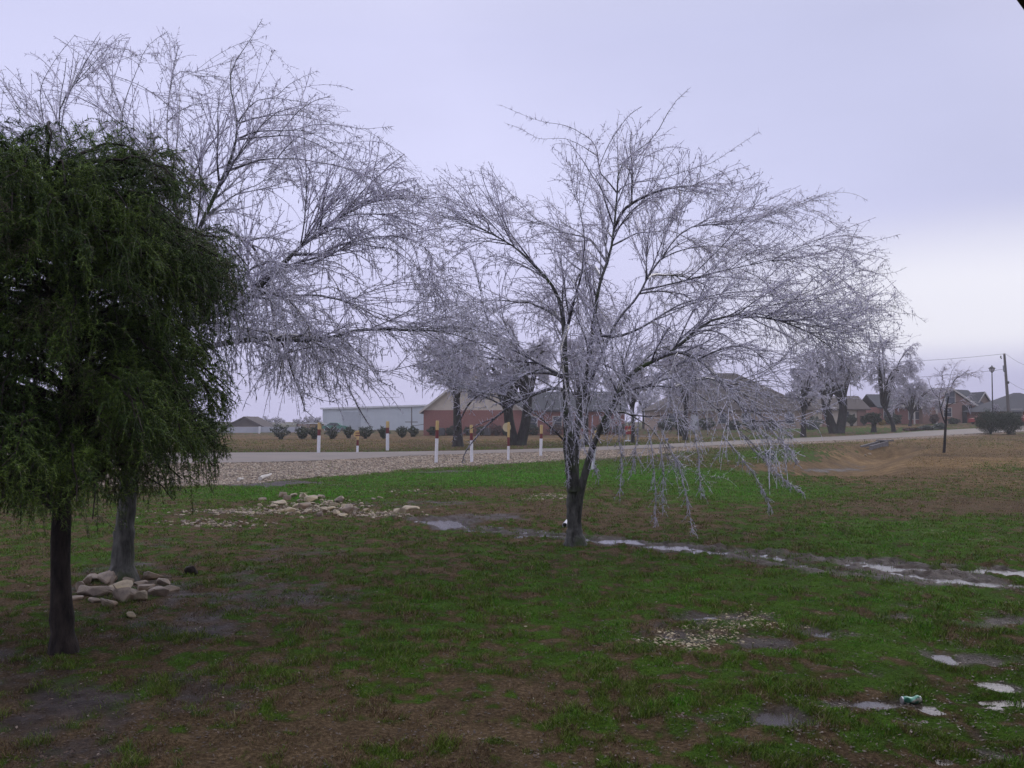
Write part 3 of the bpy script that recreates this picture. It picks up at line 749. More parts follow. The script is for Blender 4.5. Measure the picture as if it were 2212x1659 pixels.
def samp_heap(n):
    out = []
    for (cx, cy, rx, ry, k) in [(690, 1096, 130, 16, 380), (500, 1106, 130, 7, 210), (470, 1130, 110, 9, 150), (830, 1112, 70, 6, 160), (1195, 1072, 50, 7, 70), (900, 1062, 110, 5, 60), (640, 1104, 90, 8, 120)]:
        x = cx + RNG.normal(0, .5, k) * rx; y = cy + RNG.normal(0, .5, k) * ry; D = 3689 / (y - 910); out.append(np.stack([(x - CX) / F * D, D], -1))
    o = np.concatenate(out); return np.stack([o[:, 0], o[:, 1], terrain_z(o[:, 0], o[:, 1]) + .006], -1)
stones('small_stones', 0, samp_heap, (.010, .045), tint_mat('small_stone', [(0, (0.10, 0.075, 0.055)), (.5, (0.26, 0.20, 0.145)), (1, (0.48, 0.40, 0.28))]), 'small pale stones strewn round the limestone heap')

# dead leaf litter and twigs in the mud
def litter(n):
    az_ = np.radians(RNG.uniform(-32, 32, n)); D = 4.4 * (22 / 4.4) ** RNG.random(n); X = D * np.tan(az_); Z = terrain_z(X, D)
    g, m, c, sh, tn, drv = ground_masks(X, D, Z)
    k = (m > .15) & (Z > WATER_Z) | (RNG.random(n) < .25); X, D, Z = X[k], D[k], Z[k]; N = len(X)
    th = RNG.uniform(0, 6.28, N); l = RNG.uniform(.005, .014, N) ; w = l * RNG.uniform(.3, .7, N)
    a = np.stack([np.cos(th) * l, np.sin(th) * l, RNG.uniform(-.3, .5, N) * l], -1); b_ = np.stack([-np.sin(th) * w, np.cos(th) * w, RNG.uniform(-.4, .4, N) * w], -1)
    c0 = np.stack([X, D, Z + .008], -1)
    V = np.stack([c0 - a, c0 - b_, c0 + a, c0 + b_], 1).reshape(-1, 3); q = (np.arange(N)[:, None] * 4 + np.array([[0, 1, 2, 3]]))
    tint = np.repeat(RNG.random(N)[:, None], 4, 1).reshape(-1, 1) * np.ones((1, 4))
    m_ = tint_mat('dead_leaf', [(0, (0.025, 0.016, 0.012)), (.8, (0.085, 0.052, 0.035)), (.96, (0.14, 0.09, 0.065)), (1, (0.34, 0.27, 0.22))], .5)
    tag(link('leaf_litter', mesh_arrays('leaf_litter', V, [q], m_, attrs={'tint': tint})), 'tiny dead brown leaves littering the muddy grass', 'leaf litter', kind='stuff')
litter(60000)

# ------------------------------------------------------------------ mesquite trees with traced limbs
def limb3(pts, D0, doff, n=26, D1=None):
    """traced limb: pixel points, depth D0 at its root to D0+doff at its tip; returns smooth world polyline"""
    pts = np.array(pts, float); d = np.r_[0, np.cumsum(np.hypot(*np.diff(pts[:, :2], axis=0).T))]; u = d / d[-1]
    w = np.array([P(x, y, D0 + doff * s) for (x, y), s in zip(pts[:, :2], u)])
    s = np.linspace(0, 1, n)
    w = np.stack([np.interp(s, u, w[:, k]) for k in range(3)], 1)
    return smooth(w, 1)
def env_keep(B, env, rng, slack=22):
    top, low = env; keep = np.ones(len(B), bool)
    for k in (B.shape[1] // 2, -1):
        u, v = proj(B[:, k, 0], B[:, k, 1], B[:, k, 2]); n = rng.normal(0, slack, len(B))
        keep &= (v > np.interp(u, top[0], top[1]) + n) & (v < np.interp(u, low[0], low[1]) + n) & (u < top[0][-1] + n) & (u > top[0][0] + n)
    return keep
def thin_out(B, r, zones, rng):
    for (u0, u1, v0, v1, fr) in zones:
        u, v = proj(B[:, -1, 0], B[:, -1, 1], B[:, -1, 2]); k = ~((u > u0) & (u < u1) & (v > v0) & (v < v1) & (rng.random(len(B)) < fr)); B, r = B[k], r[k]
    return B, r
def build_iced_tree(name, base, limbs, D, label, seed, counts, strands=(), trunk_mat=M_bark_l, whip=True, centre_px=None, wind=(0, 0, 0), group=None, rs=1.0, free=None, env=None, hang=.22, thin=0, sparse=()):
    """limbs: list of (pts, doff_root, doff_tip, r_root, r_tip, is_trunk)"""
    rng = np.random.default_rng(seed)
    root = empty(name, base); o3 = np.array(base)
    tr = Acc(); br = Acc(); allP = []; allR = []
    for (pts, o0, o1, r0, r1, kind) in limbs:
        pl = limb3(pts, D + o0, o1 - o0)
        n = len(pl); u = np.linspace(0, 1, n)
        if kind == 'limb' and allP:
            su, sv = proj(*pl[0]); best = None
            for k_, prev in enumerate(allP):
                uu, vv = proj(prev[:, 0], prev[:, 1], prev[:, 2]); dd_ = np.hypot(uu - su, vv - sv); j_ = int(np.argmin(dd_))
                if best is None or dd_[j_] < best[0]: best = (dd_[j_], prev[j_], allR[k_][j_])
            pl = pl + (best[1] - pl[0])[None, :] * ((1 - u) ** 2.2)[:, None]; r0 = min(r0, best[2] * .85 + .002)
        # knobbly natural wobble
        amp = (0.006 + 0.012 * u)[:, None]
        pl = pl + np.cumsum(rng.normal(size=(n, 3)), 0) * amp * 0.35 * (u * (1 - u) * 4)[:, None]
        R = (r0 * (1 - u) ** (1.0 if kind == 'base' else 1.35) + r1 * .55 * u) * (1.0 if kind == 'base' else (.72 + .28 * (1 - ss(u, 0, .3))))
        if kind == 'base':
            zz_ = pl[:, 2] - base[2]; R = R * (1 + 0.65 * np.exp(-np.maximum(zz_, 0) / 0.10))
        R = R * (1 + 0.06 * rng.normal(size=n))
        V_, Q_ = tubes(pl[None], R[None], 12 if kind in ('base', 'trunk') else 7)
        (tr if kind in ('base', 'trunk') else br).add(V_, Q_)
        if kind != 'base': allP.append(pl); allR.append(R)
    if free is not None:
        fp, fr = free(rng, allP, allR)
        for pl, R in zip(fp, fr):
            V_, Q_ = tubes(pl[None], R[None], 7); br.add(V_, Q_); allP.append(pl); allR.append(R)
    tr.build('trunk', trunk_mat, root, origin=o3)
    LP = np.stack(allP); LR = np.stack(allR)
    centre = LP[:, -1].mean(0); centre[2] = LP[..., 2].mean() - 0.6
    n1, n2, n3, ns = counts
    c = centre
    # secondary branches
    B1, r1_ = grow(LP, LR, n1, rng, .12, 1.0, (0.6, 1.7), (18, 58), .14, wind, .30, c, (-0.04, .10), .08, 14, .015 * rs, .0034)
    kp = env_keep(B1, env, rng, 30)
    if thin: ux, vx = proj(B1[:, -1, 0], B1[:, -1, 1], B1[:, -1, 2]); kp &= ~((ux > thin) & (rng.random(len(B1)) < .6))
    B1, r1_ = B1[kp], r1_[kp]
    # whips off the ends
    B1b, r1b = grow(LP, LR, n1 // 2, rng, .6, 1.0, (0.7, 1.7), (8, 40), .14, wind, .40, c, (-0.06, .06), .05, 14, .009 * rs, .0022)
    kp = env_keep(B1b, env, rng, 60); B1b, r1b = B1b[kp], r1b[kp]
    B1 = np.concatenate([B1, B1b]); r1_ = np.concatenate([r1_, r1b])
    
    B1, r1_ = thin_out(B1, r1_, sparse, rng)
    V_, Q_ = tubes(B1, r1_, 5); br.add(V_, Q_)
    bo = br.build('branches', M_icebr, root, origin=o3)
    tw = Acc()
    B2, r2 = grow(B1, r1_, int(n2 * 1.0), rng, .12, 1.0, (0.35, 1.25), (14, 45), .08, tuple(.6 * w for w in wind), .22, c, (-.05, .11), .09, 8, .0070, .0030)
    kp = env_keep(B2, env, rng); B2, r2 = thin_out(B2[kp], r2[kp], sparse, rng)
    V_, Q_ = tubes(B2, r2, 4); tw.add(V_, Q_)
    # weeping hangers from the lower outer branches
    low = np.where(B1[:, -1, 2] < centre[2] + 0.9)[0]
    B2h, r2h = grow(B1[low], r1_[low], int(n2 * hang), rng, .3, 1.0, (0.5, 1.3), (20, 70), -.1, (0, 0, 0), .1, c, (.18, .45), .10, 9, .0065, .0036)
    kp = env_keep(B2h, env, rng, 30); B2h, r2h = B2h[kp], r2h[kp]
    if strands:
        st = np.stack([resample(limb3(s_, D + o_, -.1, 30) , 10) + np.cumsum(rng.normal(size=(10, 3)), 0) * .008 for s_, o_ in strands])
        B2h = np.concatenate([B2h] + [st] * 1); r2h = np.concatenate([r2h, np.linspace(.0075, .0042, 10)[None] * np.ones((len(st), 1))])
    V_, Q_ = tubes(B2h, r2h, 4); tw.add(V_, Q_)
    B2a = np.concatenate([B2, B2h[:, :9]]); r2a = np.concatenate([r2, r2h[:, :9]])
    B3, r3 = grow(B2a, r2a, n3, rng, .1, 1.0, (0.10, 0.42), (18, 55), 0.03, (0, 0, 0), .1, c, (-.04, .14), .12, 5, .0044, .0026)
    if strands:
        Bx, rx = grow(st, np.full(st.shape[:2], .005), 26 * len(st), rng, .1, 1.0, (.05, .22), (25, 60), 0, (0, 0, 0), .1, c, (0, .3), .14, 5, .0048, .0030)
        kp = env_keep(B3, env, rng, 12); B3, r3 = np.concatenate([B3[kp], Bx]), np.concatenate([r3[kp], rx])
        V_, Q_ = tubes(Bx, rx, 3); tw.add(V_, Q_)
        sb, sT, _ = sample_on(st, np.ones(st.shape[:2]), rng.integers(0, len(st), 900), rng.random(900)); sv = rand_unit(900, rng) * rng.uniform(.02, .06, 900)[:, None]
        V_, T_ = spikes(sb, sv, .005); tw.add(V_, T_)
    else:
        kp = env_keep(B3, env, rng, 12); B3, r3 = B3[kp], r3[kp]
    V_, Q_ = tubes(B3, r3, 3); tw.add(V_, Q_)
    # short thorny spurs cased in ice
    for (pp, rr, share, ln) in ((LP[:, 10:], LR[:, 10:], .04, (.03, .12)), (B1, r1_, .14, (.03, .10)), (B2a, r2a, .38, (.02, .075)), (B3, r3, .48, (.015, .055))):
        m = int(ns * share); seg = np.linalg.norm(np.diff(pp, axis=1), axis=2).sum(1)
        ix = rng.choice(len(pp), size=m, p=seg / seg.sum()); tt = rng.random(m)
        b0, T0, _ = sample_on(pp, rr, ix, tt); v = rand_unit(m, rng); v = norm(v - .6 * (v * T0).sum(1, keepdims=True) * T0 + .35 * T0)
        l = rng.uniform(ln[0], ln[1], m)
        V_, T_ = spikes(b0, v * l[:, None], .0040); tw.add(V_, T_)
    tw.build('twigs', M_ice, root, origin=o3, smooth_=True)
    # icicle beads and drips
    ic = Acc(); m = int(ns * .06); seg = np.linalg.norm(np.diff(B3, axis=1), axis=2).sum(1)
    ix = rng.choice(len(B3), size=m, p=seg / seg.sum()); b0, T0, _ = sample_on(B3, r3, ix, rng.random(m))
    v = np.stack([rng.normal(0, .15, m), rng.normal(0, .15, m), -np.ones(m)], -1) * rng.uniform(.02, .075, m)[:, None]
    V_, T_ = spikes(b0, v, .0065, 4); ic.add(V_, T_); ic.build('icicles', M_iceblob, root, origin=o3)
    tag(root, label, 'tree', group)
    return root

def free_limbs(cfg):
    """extra limbs reaching towards and away from the viewer, from points on traced limbs"""
    def f(rng, allP, allR):
        fp = []; fr = []
        for (li, u, vec, L, g, r) in cfg:
            pl = allP[li]; s = pl[int(u * (len(pl) - 1))]; d = np.array(vec, float); d /= np.linalg.norm(d)
            n = 26; out = [s.copy()]; w = rng.normal(size=3) * .03
            for i in range(n - 1):
                w = .7 * w + rng.normal(size=3) * .045; d = d + w; d[2] -= g * (.3 + 1.2 * i / n) / n * 1.5; d /= np.linalg.norm(d)
                out.append(out[-1] + d * L / (n - 1))
            fp.append(np.array(out)); fr.append(np.linspace(r, .006, n))
        return fp, fr
    return f

# --- middle tree
bm_ = gpt(1242, 1176)
DM = bm_[1]
ML = [
 ([(1243, 1186), (1242, 1150), (1242, 1100), (1240, 1040)], 0, 0, .118, .118, 'base'),
 ([(1241, 1060), (1234, 1010), (1229, 960), (1225, 900), (1225, 827), (1222, 760), (1221, 694), (1216, 665), (1209, 641), (1187, 600), (1149, 566), (1122, 535), (1099, 521), (1065, 502), (1015, 483), (978, 468), (940, 462)], 0, -.3, .098, .010, 'trunk'),
 ([(1242, 1060), (1240, 1000), (1243, 940), (1255, 865), (1268, 800), (1278, 740), (1285, 694), (1289, 626), (1297, 603), (1323, 543), (1327, 486), (1334, 425), (1330, 358), (1356, 335), (1402, 320), (1432, 267), (1451, 221), (1489, 191)], .05, .6, .070, .006, 'trunk'),
 ([(1243, 1150), (1246, 1100), (1260, 1040), (1273, 985), (1287, 950), (1310, 899), (1330, 860), (1365, 797), (1400, 785), (1441, 774), (1482, 736), (1516, 702), (1550, 683), (1592, 679), (1660, 683), (1710, 699), (1761, 721), (1804, 755), (1834, 789), (1855, 844)], 0, -.9, .066, .006, 'trunk'),
 ([(1334, 861), (1372, 845), (1410, 838), (1455, 838), (1501, 850), (1547, 884), (1590, 930), (1640, 985), (1690, 1050)], -.1, -1.6, .036, .006, 'limb'),
 ([(1262, 860), (1290, 790), (1316, 732), (1331, 694), (1372, 649), (1395, 626), (1399, 596), (1425, 566), (1452, 528), (1478, 494), (1501, 480), (1573, 482), (1611, 478), (1700, 452), (1790, 415)], .05, .9, .052, .006, 'limb'),
 ([(1399, 634), (1463, 619), (1500, 608), (1539, 594), (1611, 581), (1649, 569), (1706, 563), (1760, 553), (1804, 538), (1870, 525), (1944, 506)], .3, -.1, .032, .005, 'limb'),
 ([(1663, 685), (1690, 668), (1718, 653), (1740, 628), (1761, 602), (1795, 584), (1842, 576), (1885, 589), (1923, 580)], -.6, -1.2, .024, .004, 'limb'),
 ([(1718, 653), (1765, 655), (1816, 657), (1889, 665), (1974, 676), (2000, 697)], -.7, -1.0, .015, .004, 'limb'),
 ([(1221, 700), (1200, 680), (1175, 668), (1140, 655), (1100, 660), (1050, 690), (1010, 740)], 0, .9, .034, .006, 'limb'),
 ([(1222, 830), (1201, 814), (1164, 791), (1127, 769), (1085, 748), (1040, 738), (995, 742), (960, 765)], 0, -.8, .034, .006, 'limb'),
 ([(1068, 502), (1068, 483), (1040, 470), (993, 445), (940, 418), (900, 405)], -.2, -.4, .018, .004, 'limb'),
 ([(1334, 425), (1345, 408), (1357, 403), (1390, 396), (1429, 391), (1480, 370), (1540, 350), (1600, 310), (1640, 285)], .4, 1.4, .028, .005, 'limb'),
 ([(1330, 424), (1310, 395), (1290, 377), (1290, 330), (1275, 300), (1224, 267), (1167, 259), (1082, 227)], .35, -.6, .026, .004, 'limb'),
 ([(1290, 335), (1255, 312), (1224, 297), (1167, 299), (1121, 274), (1091, 266)], .2, .9, .014, .004, 'limb'),
 ([(1225, 720), (1244, 645), (1262, 590), (1270, 520), (1260, 450), (1225, 395)], 0, -1.0, .030, .006, 'limb'),
 ([(1289, 700), (1330, 720), (1390, 700), (1470, 650), (1560, 630), (1640, 625), (1720, 660), (1780, 720)], .1, 1.6, .030, .006, 'limb'),
 ([(1330, 543), (1380, 510), (1450, 500), (1520, 530), (1600, 560)], .2, 1.9, .022, .005, 'limb'),
 ([(1323, 560), (1280, 510), (1220, 500), (1160, 470), (1110, 430), (1080, 380)], .2, 1.5, .024, .005, 'limb'),
 ([(1310, 905), (1350, 900), (1400, 920), (1440, 960), (1470, 1010)], -.1, .9, .022, .005, 'limb'),
]
FR = free_limbs([(0, .45, (.1, -1, .8), 2.4, 1.0, .034), (1, .5, (-.2, 1, .7), 2.6, .9, .034), (2, .45, (.5, -1, .5), 2.6, 1.2, .032), (1, .62, (.3, -1, .7), 2.2, .9, .026),
                 (4, .4, (.3, 1, .4), 2.2, 1.1, .024), (0, .35, (-.7, 1, .6), 2.5, 1.1, .030), (0, .3, (-.6, -1, .5), 2.3, 1.2, .028), (3, .3, (.6, 1, .3), 2.2, 1.3, .022), (2, .35, (.2, 1, .5), 2.4, 1.3, .026)])
build_iced_tree('mesquite_tree', bm_, ML, DM, 'wide ice-coated bare tree with forked trunk standing alone in the middle of the lawn', 5, (300, 2300, 6200, 60000), wind=(.10, 0, 0), free=FR, hang=.12, sparse=[(1280, 1800, 790, 1200, .28), (1000, 1240, 700, 1000, .2)], strands=[([(1398, 925), (1410, 985), (1415, 1065), (1412, 1145)], -.9), ([(1432, 930), (1468, 1000), (1490, 1075), (1501, 1148)], -.9), ([(1335, 915), (1345, 985), (1343, 1070)], -.6),
    ([(1595, 930), (1640, 980), (1688, 1032), (1736, 1064)], -1.2), ([(1560, 940), (1610, 1000), (1645, 1050), (1664, 1098)], -1.2), ([(1500, 920), (1512, 990), (1520, 1076)], -1.1), ([(1425, 960), (1432, 1020), (1428, 1110)], -.8), ([(1234, 890), (1222, 960), (1230, 1040)], -.5), ([(1280, 900), (1272, 960), (1286, 1035)], -.7), ([(1640, 900), (1690, 950), (1728, 1000)], -1.3), ([(1380, 900), (1372, 960), (1362, 1020)], -.4)],
     env=(([860, 900, 960, 1080, 1150, 1185, 1250, 1330, 1430, 1500, 1560, 1640, 1700, 1800, 1900, 1950, 2000], [520, 400, 340, 330, 400, 300, 265, 255, 260, 285, 320, 320, 390, 410, 500, 570, 690]), ([860, 930, 1000, 1150, 1210, 1330, 1400, 1500, 1600, 1700, 1760, 1850, 1950, 2010], [800, 880, 900, 930, 1010, 980, 1080, 1110, 1040, 1060, 960, 880, 800, 720])))

# --- left tree, its trunk leaning out of the rock ring
bl_ = gpt(264, 1256)
DL = bl_[1]
LL = [
 ([(262, 1268), (264, 1230), (268, 1150), (276, 1090), (284, 1020), (292, 940), (300, 860)], 0, .1, .122, .100, 'base'),
 ([(292, 940), (300, 850), (340, 750), (400, 690), (427, 684), (506, 673), (522, 665), (540, 631), (559, 616), (590, 586), (620, 559), (643, 533), (681, 506), (722, 472), (772, 449), (809, 421), (847, 419), (905, 435), (960, 425)], .1, -.6, .088, .008, 'trunk'),
 ([(294, 930), (330, 830), (390, 765), (450, 745), (544, 730), (605, 726), (635, 735), (718, 733), (749, 711), (771, 703), (885, 711), (961, 712), (1018, 730), (1052, 752), (1089, 769), (1130, 800)], .1, .5, .070, .006, 'trunk'),
 ([(298, 880), (330, 760), (380, 600), (440, 460), (480, 380), (503, 315), (513, 294), (509, 247), (490, 170), (496, 141), (537, 94), (567, 40)], .1, .8, .078, .005, 'trunk'),
 ([(513, 294), (554, 277), (618, 277), (682, 268), (730, 270), (788, 281), (848, 273)], .65, .2, .024, .004, 'limb'),
 ([(508, 306), (570, 298), (639, 294), (690, 315), (740, 345), (790, 400), (830, 470)], .62, -.2, .022, .004, 'limb'),
 ([(510, 250), (545, 243), (588, 241), (647, 243), (724, 262), (780, 300)], .65, 1.3, .016, .004, 'limb'),
 ([(509, 250), (530, 225), (554, 209), (596, 206), (630, 179), (686, 153)], .65, .9, .014, .004, 'limb'),
 ([(620, 559), (660, 556), (696, 555), (722, 536), (753, 533), (800, 540), (847, 544), (900, 580), (930, 640)], -.2, -1.2, .030, .005, 'limb'),
 ([(563, 620), (605, 627), (643, 654), (670, 700), (680, 760), (700, 830)], -.1, -1.0, .026, .005, 'limb'),
 ([(544, 735), (590, 750), (620, 770), (640, 820), (660, 860)], .2, -.6, .024, .005, 'limb'),
 ([(740, 715), (790, 770), (820, 820), (870, 850)], .3, -.3, .020, .005, 'limb'),
 ([(480, 380), (560, 350), (640, 348), (720, 360), (800, 390), (880, 400)], .4, -.7, .030, .005, 'limb'),
 ([(440, 470), (500, 430), (560, 400), (600, 360)], .35, 1.4, .024, .005, 'limb'),
 ([(298, 900), (260, 700), (210, 500), (150, 350), (124, 251), (149, 204), (187, 158), (230, 111), (262, 72)], .1, .8, .060, .004, 'trunk'),
 ([(210, 500), (140, 400), (85, 239), (85, 170), (123, 115), (162, 75)], .4, -.2, .030, .004, 'limb'),
 ([(350, 700), (300, 500), (260, 350), (264, 230), (298, 158), (315, 102), (362, 68)], .3, 1.1, .036, .004, 'limb'),
 ([(400, 560), (380, 400), (360, 280), (366, 158), (392, 145), (426, 153), (488, 168)], .5, 1.6, .030, .004, 'limb'),
 ([(540, 631), (600, 640), (680, 640), (760, 660), (830, 700), (880, 770)], -.1, 1.2, .026, .005, 'limb'),
]
FL = free_limbs([(0, .45, (.2, -1, .3), 1.6, 1.2, .02), (0, .3, (.5, 1, .6), 2.6, 1.1, .024), (2, .45, (.4, 1, .5), 2.6, 1.1, .022), (1, .4, (.3, 1, .2), 2.2, 1.3, .018), (13, .5, (-.5, 1, .5), 2.2, 1., .026)])
build_iced_tree('mesquite_tree', bl_, LL, DL, 'ice-coated bare tree behind the cedar with its trunk rising from a ring of rocks', 9, (280, 1900, 4600, 47000), wind=(.14, 0, -.02), free=FL, hang=.24, thin=800, sparse=[(-400, 420, 0, 260, .40), (420, 900, 0, 330, .22)], env=(([-400, 0, 80, 160, 260, 380, 460, 500, 570, 620, 700, 740, 850, 900, 950, 1050, 1140], [150, 150, 85, 70, 70, 60, 140, 110, 50, 110, 170, 230, 265, 350, 400, 480, 640]), ([-400, 300, 440, 480, 560, 680, 760, 850, 920, 1000, 1150], [700, 760, 840, 850, 870, 880, 890, 900, 880, 800, 830])))

# ------------------------------------------------------------------ cedar at the left
def cedar():
    rng = np.random.default_rng(21)
    b0 = gpt(136, 1408); D = b0[1]
    root = empty('cedar_tree', b0); o3 = np.array(b0)
    px = lambda x, y, d=0.0: P(x, y, D + d)
    tr = Acc()
    pl = smooth(resample([px(138, 1420), px(133, 1330), px(130, 1200), px(135, 1050), px(150, 850), px(140, 650), px(120, 480), px(100, 350)], 40), 2)
    u = np.linspace(0, 1, 40); R = .084 * (1 - u) + .015 * u; R *= 1 + .35 * np.exp(-u * 26)
    V_, Q_ = tubes(pl[None], (R * (1 + .05 * rng.normal(size=40)))[None], 12); tr.add(V_, Q_)
    nb = 360; tz = .30 + .70 * rng.random(nb) ** 1.15; az_ = rng.uniform(0, 2 * math.pi, nb)
    f = tz * 39; i = np.minimum(f.astype(int), 38); S = pl[i]
    right = np.interp(tz, [.33, .45, .55, .64, .75, .85, .93, 1.], [1.30, 1.34, 1.22, 1.05, 1.28, 1.38, 1.36, 1.10])
    left = right * 1.5 + .40  # unseen left side of the crown widened to shade the ground
    k_ = .5 + .5 * np.cos(az_); RCH = (right * k_ + left * (1 - k_)) * rng.uniform(.45, 1.0, nb) ** .6
    n = 12; Bs = np.zeros((nb, n, 3))
    for j in range(n):
        s = j / (n - 1)
        hx = np.cos(az_) * RCH * s ** .9; hy = np.sin(az_) * RCH * s ** .9 * .95
        hz = (.34 * np.sin(s * math.pi * .62) - .36 * s ** 3) * (0.8 + .5 * (1 - tz))
        Bs[:, j] = S + np.stack([hx, hy, hz], -1) + (rng.normal(size=(nb, 3)) * .02 * s)
    cenv = (([-1500, 0, 60, 130, 220, 330, 400, 470, 540, 560], [100, 200, 225, 265, 240, 275, 310, 350, 460, 620]), ([-1500, 0, 100, 250, 300, 400, 460, 500, 540], [1100, 1115, 1150, 1165, 1120, 1085, 1060, 990, 800]))
    kb = env_keep(Bs, (cenv[0], (cenv[1][0], [v_ - 18 for v_ in cenv[1][1]])), rng, 6); Bs = Bs[kb]; nb = len(Bs)
    Rb = np.linspace(.018, .004, n)[None, :] * np.ones((nb, 1)); V_, Q_ = tubes(Bs, Rb, 5)
    tr.add(V_, Q_); tr.build('trunk', M_barkdark, root, origin=o3)
    c = pl[22]
    cenv = (([-1500, 0, 60, 130, 220, 330, 400, 470, 540, 560], [100, 200, 225, 265, 240, 275, 320, 370, 480, 620]), ([-1500, 0, 100, 250, 300, 400, 460, 500, 540], [1100, 1115, 1150, 1165, 1120, 1085, 1060, 990, 800]))
    S1, rs1 = grow(Bs, Rb, 7200, rng, .12, 1.0, (.14, .42), (20, 75), .10, (0, 0, 0), .25, c, (-.02, .30), .12, 6, .0045, .0025)
    kp = env_keep(S1, cenv, rng, 14); S1, rs1 = S1[kp], rs1[kp]
    S2, rs2 = grow(S1, rs1, 36000, rng, .1, 1.0, (.06, .20), (20, 60), .0, (0, 0, 0), .12, c, (.05, .45), .14, 4, .0028, .0018)
    kp = env_keep(S2, cenv, rng, 12); S2, rs2 = S2[kp], rs2[kp]
    # longer pendulous sprays hanging clear of the mass
    S3, rs3 = grow(S1, rs1, 5200, rng, .5, 1.0, (.22, .60), (20, 70), -.1, (0, 0, 0), .1, c, (.3, .7), .07, 6, .0034, .002)
    kp = env_keep(S3, cenv, rng, 12); S3, rs3 = S3[kp], rs3[kp]
    fo = Acc(); tl = []
    for pp, rr in ((S2, rs2), (S3, rs3)):
        V_, Q_ = tubes(pp, rr * .8, 3); fo.add(V_, Q_); tl.append(np.full(len(V_), .15))
    for (pp, m, hang_) in [(S1, 80000, 0), (S2, 360000, 0), (S3, 190000, 1)]:
        seg = np.linalg.norm(np.diff(pp, axis=1), axis=2).sum(1); ix = rng.choice(len(pp), size=m, p=seg / seg.sum()); tt = rng.random(m)
        bb, T0, _ = sample_on(pp, np.ones(pp.shape[:2]), ix, tt)
        v = rand_unit(m, rng); v = norm(.9 * v + .7 * T0 + np.array([[0, 0, -.1]]))
        l = rng.uniform(.014, .046, m)
        V_, T_ = spikes(bb, v * l[:, None], .0030); fo.add(V_, T_)
        brn = (vnoise(bb[:, 0] * 3.1 + bb[:, 2] * .8, bb[:, 2] * 1.6 + bb[:, 1] * 2, 9) > .74)
        clump = vnoise(bb[:, 0] * 4 + 7, bb[:, 2] * 4 + bb[:, 1] * 3, 19)
        tone = np.clip(rng.normal(.30, .15, m) + .50 * clump, 0, .8); tone = np.where((brn & (rng.random(m) < .5)) | (hang_ & (rng.random(m) < .10)), rng.uniform(.85, 1, m), tone)
        tl.append(np.repeat(tone, 4))
    m_, t, b = new_mat('iced_cedar_foliage')
    a = nd(t, 'ShaderNodeAttribute', attribute_name='tint')
    t.links.new(ramp(t, a.outputs['Fac'], [(0, (0.030, 0.026, 0.014)), (.25, (0.026, 0.054, 0.012)), (.55, (0.070, 0.132, 0.020)), (.8, (0.180, 0.270, 0.042)), (.86, (0.12, 0.11, 0.055)), (1, (0.26, 0.24, 0.16))]), b.inputs['Base Color'])
    b.inputs['Roughness'].default_value = .5; b.inputs['Specular IOR Level'].default_value = .25; b.inputs['Coat Weight'].default_value = .15; b.inputs['Coat Roughness'].default_value = .15; b.inputs['Coat IOR'].default_value = 1.31
    tint = np.concatenate(tl)[:, None] * np.ones((1, 4))
    fo.build('foliage', m_, root, origin=o3, attrs={'tint': tint})
    tag(root, 'dense dark green cedar with drooping iced foliage at the left edge', 'tree')
cedar()

# ------------------------------------------------------------------ materials for built things
M_white = simple('white_paint', (0.80, 0.80, 0.82), (0.62, 0.62, 0.65), 12, .5)
M_yel = simple('yellow_paint', (0.58, 0.42, 0.17), (0.48, 0.34, 0.14), 8, .5)
M_mar = simple('maroon_paint', (0.17, 0.022, 0.025), (0.11, 0.016, 0.020), 8, .5)
M_blackmetal = simple('black_metal', (0.018, 0.018, 0.022), (0.03, 0.03, 0.035), 8, .4)
M_wood = simple('weathered_pole_wood', (0.16, 0.14, 0.13), (0.09, 0.08, 0.075), 5, .8, .3, stretch=(1, 1, .1))
M_cream = simple('cream_siding', (0.62, 0.55, 0.45), (0.54, 0.48, 0.39), 2, .7)
M_trim = simple('pale_trim', (0.60, 0.56, 0.50), (0.48, 0.45, 0.41), 3, .6)
M_glass = simple('window_glass', (0.05, 0.06, 0.08), (0.11, 0.12, 0.15), .9, .12)
M_conc = simple('concrete', (0.22, 0.205, 0.20), (0.13, 0.12, 0.115), 5, .8, .3)
M_dark = simple('dark_void', (0.012, 0.012, 0.012), (0.02, 0.02, 0.02), 5, .9)
M_red = simple('red_paint', (0.38, 0.035, 0.03), (0.28, 0.03, 0.03), 5, .4)
M_green = simple('teal_green_paint', (0.04, 0.22, 0.16), (0.03, 0.15, 0.11), 4, .45)
M_dgreen = simple('utility_green', (0.012, 0.05, 0.035), (0.02, 0.065, 0.045), 4, .5)
M_tan = simple('tan_siding', (0.40, 0.27, 0.15), (0.33, 0.22, 0.12), 2, .8)
def brick_mat(name, a, b2, mortar):
    m, t, b = new_mat(name); c = nd(t, 'ShaderNodeTexCoord'); mp = nd(t, 'ShaderNodeMapping'); mp.inputs['Rotation'].default_value = (math.radians(90), 0, 0)
    t.links.new(c.outputs['Object'], mp.inputs['Vector'])
    br = nd(t, 'ShaderNodeTexBrick'); br.inputs['Scale'].default_value = 4.0; br.inputs['Color1'].default_value = (*a, 1); br.inputs['Color2'].default_value = (*b2, 1); br.inputs['Mortar'].default_value = (*mortar, 1)
    br.inputs['Mortar Size'].default_value = .03; t.links.new(mp.outputs[0], br.inputs['Vector'])
    n = tex_noise(t, .8, 5, .6); t.links.new(mixc(t, mth(t, 'MULTIPLY', n, .5), br.outputs['Color'], tuple(v * .55 for v in a)), b.inputs['Base Color'])
    b.inputs['Roughness'].default_value = .85; return m
M_brick = brick_mat('red_brick', (0.34, 0.115, 0.085), (0.26, 0.080, 0.065), (0.30, 0.24, 0.22))
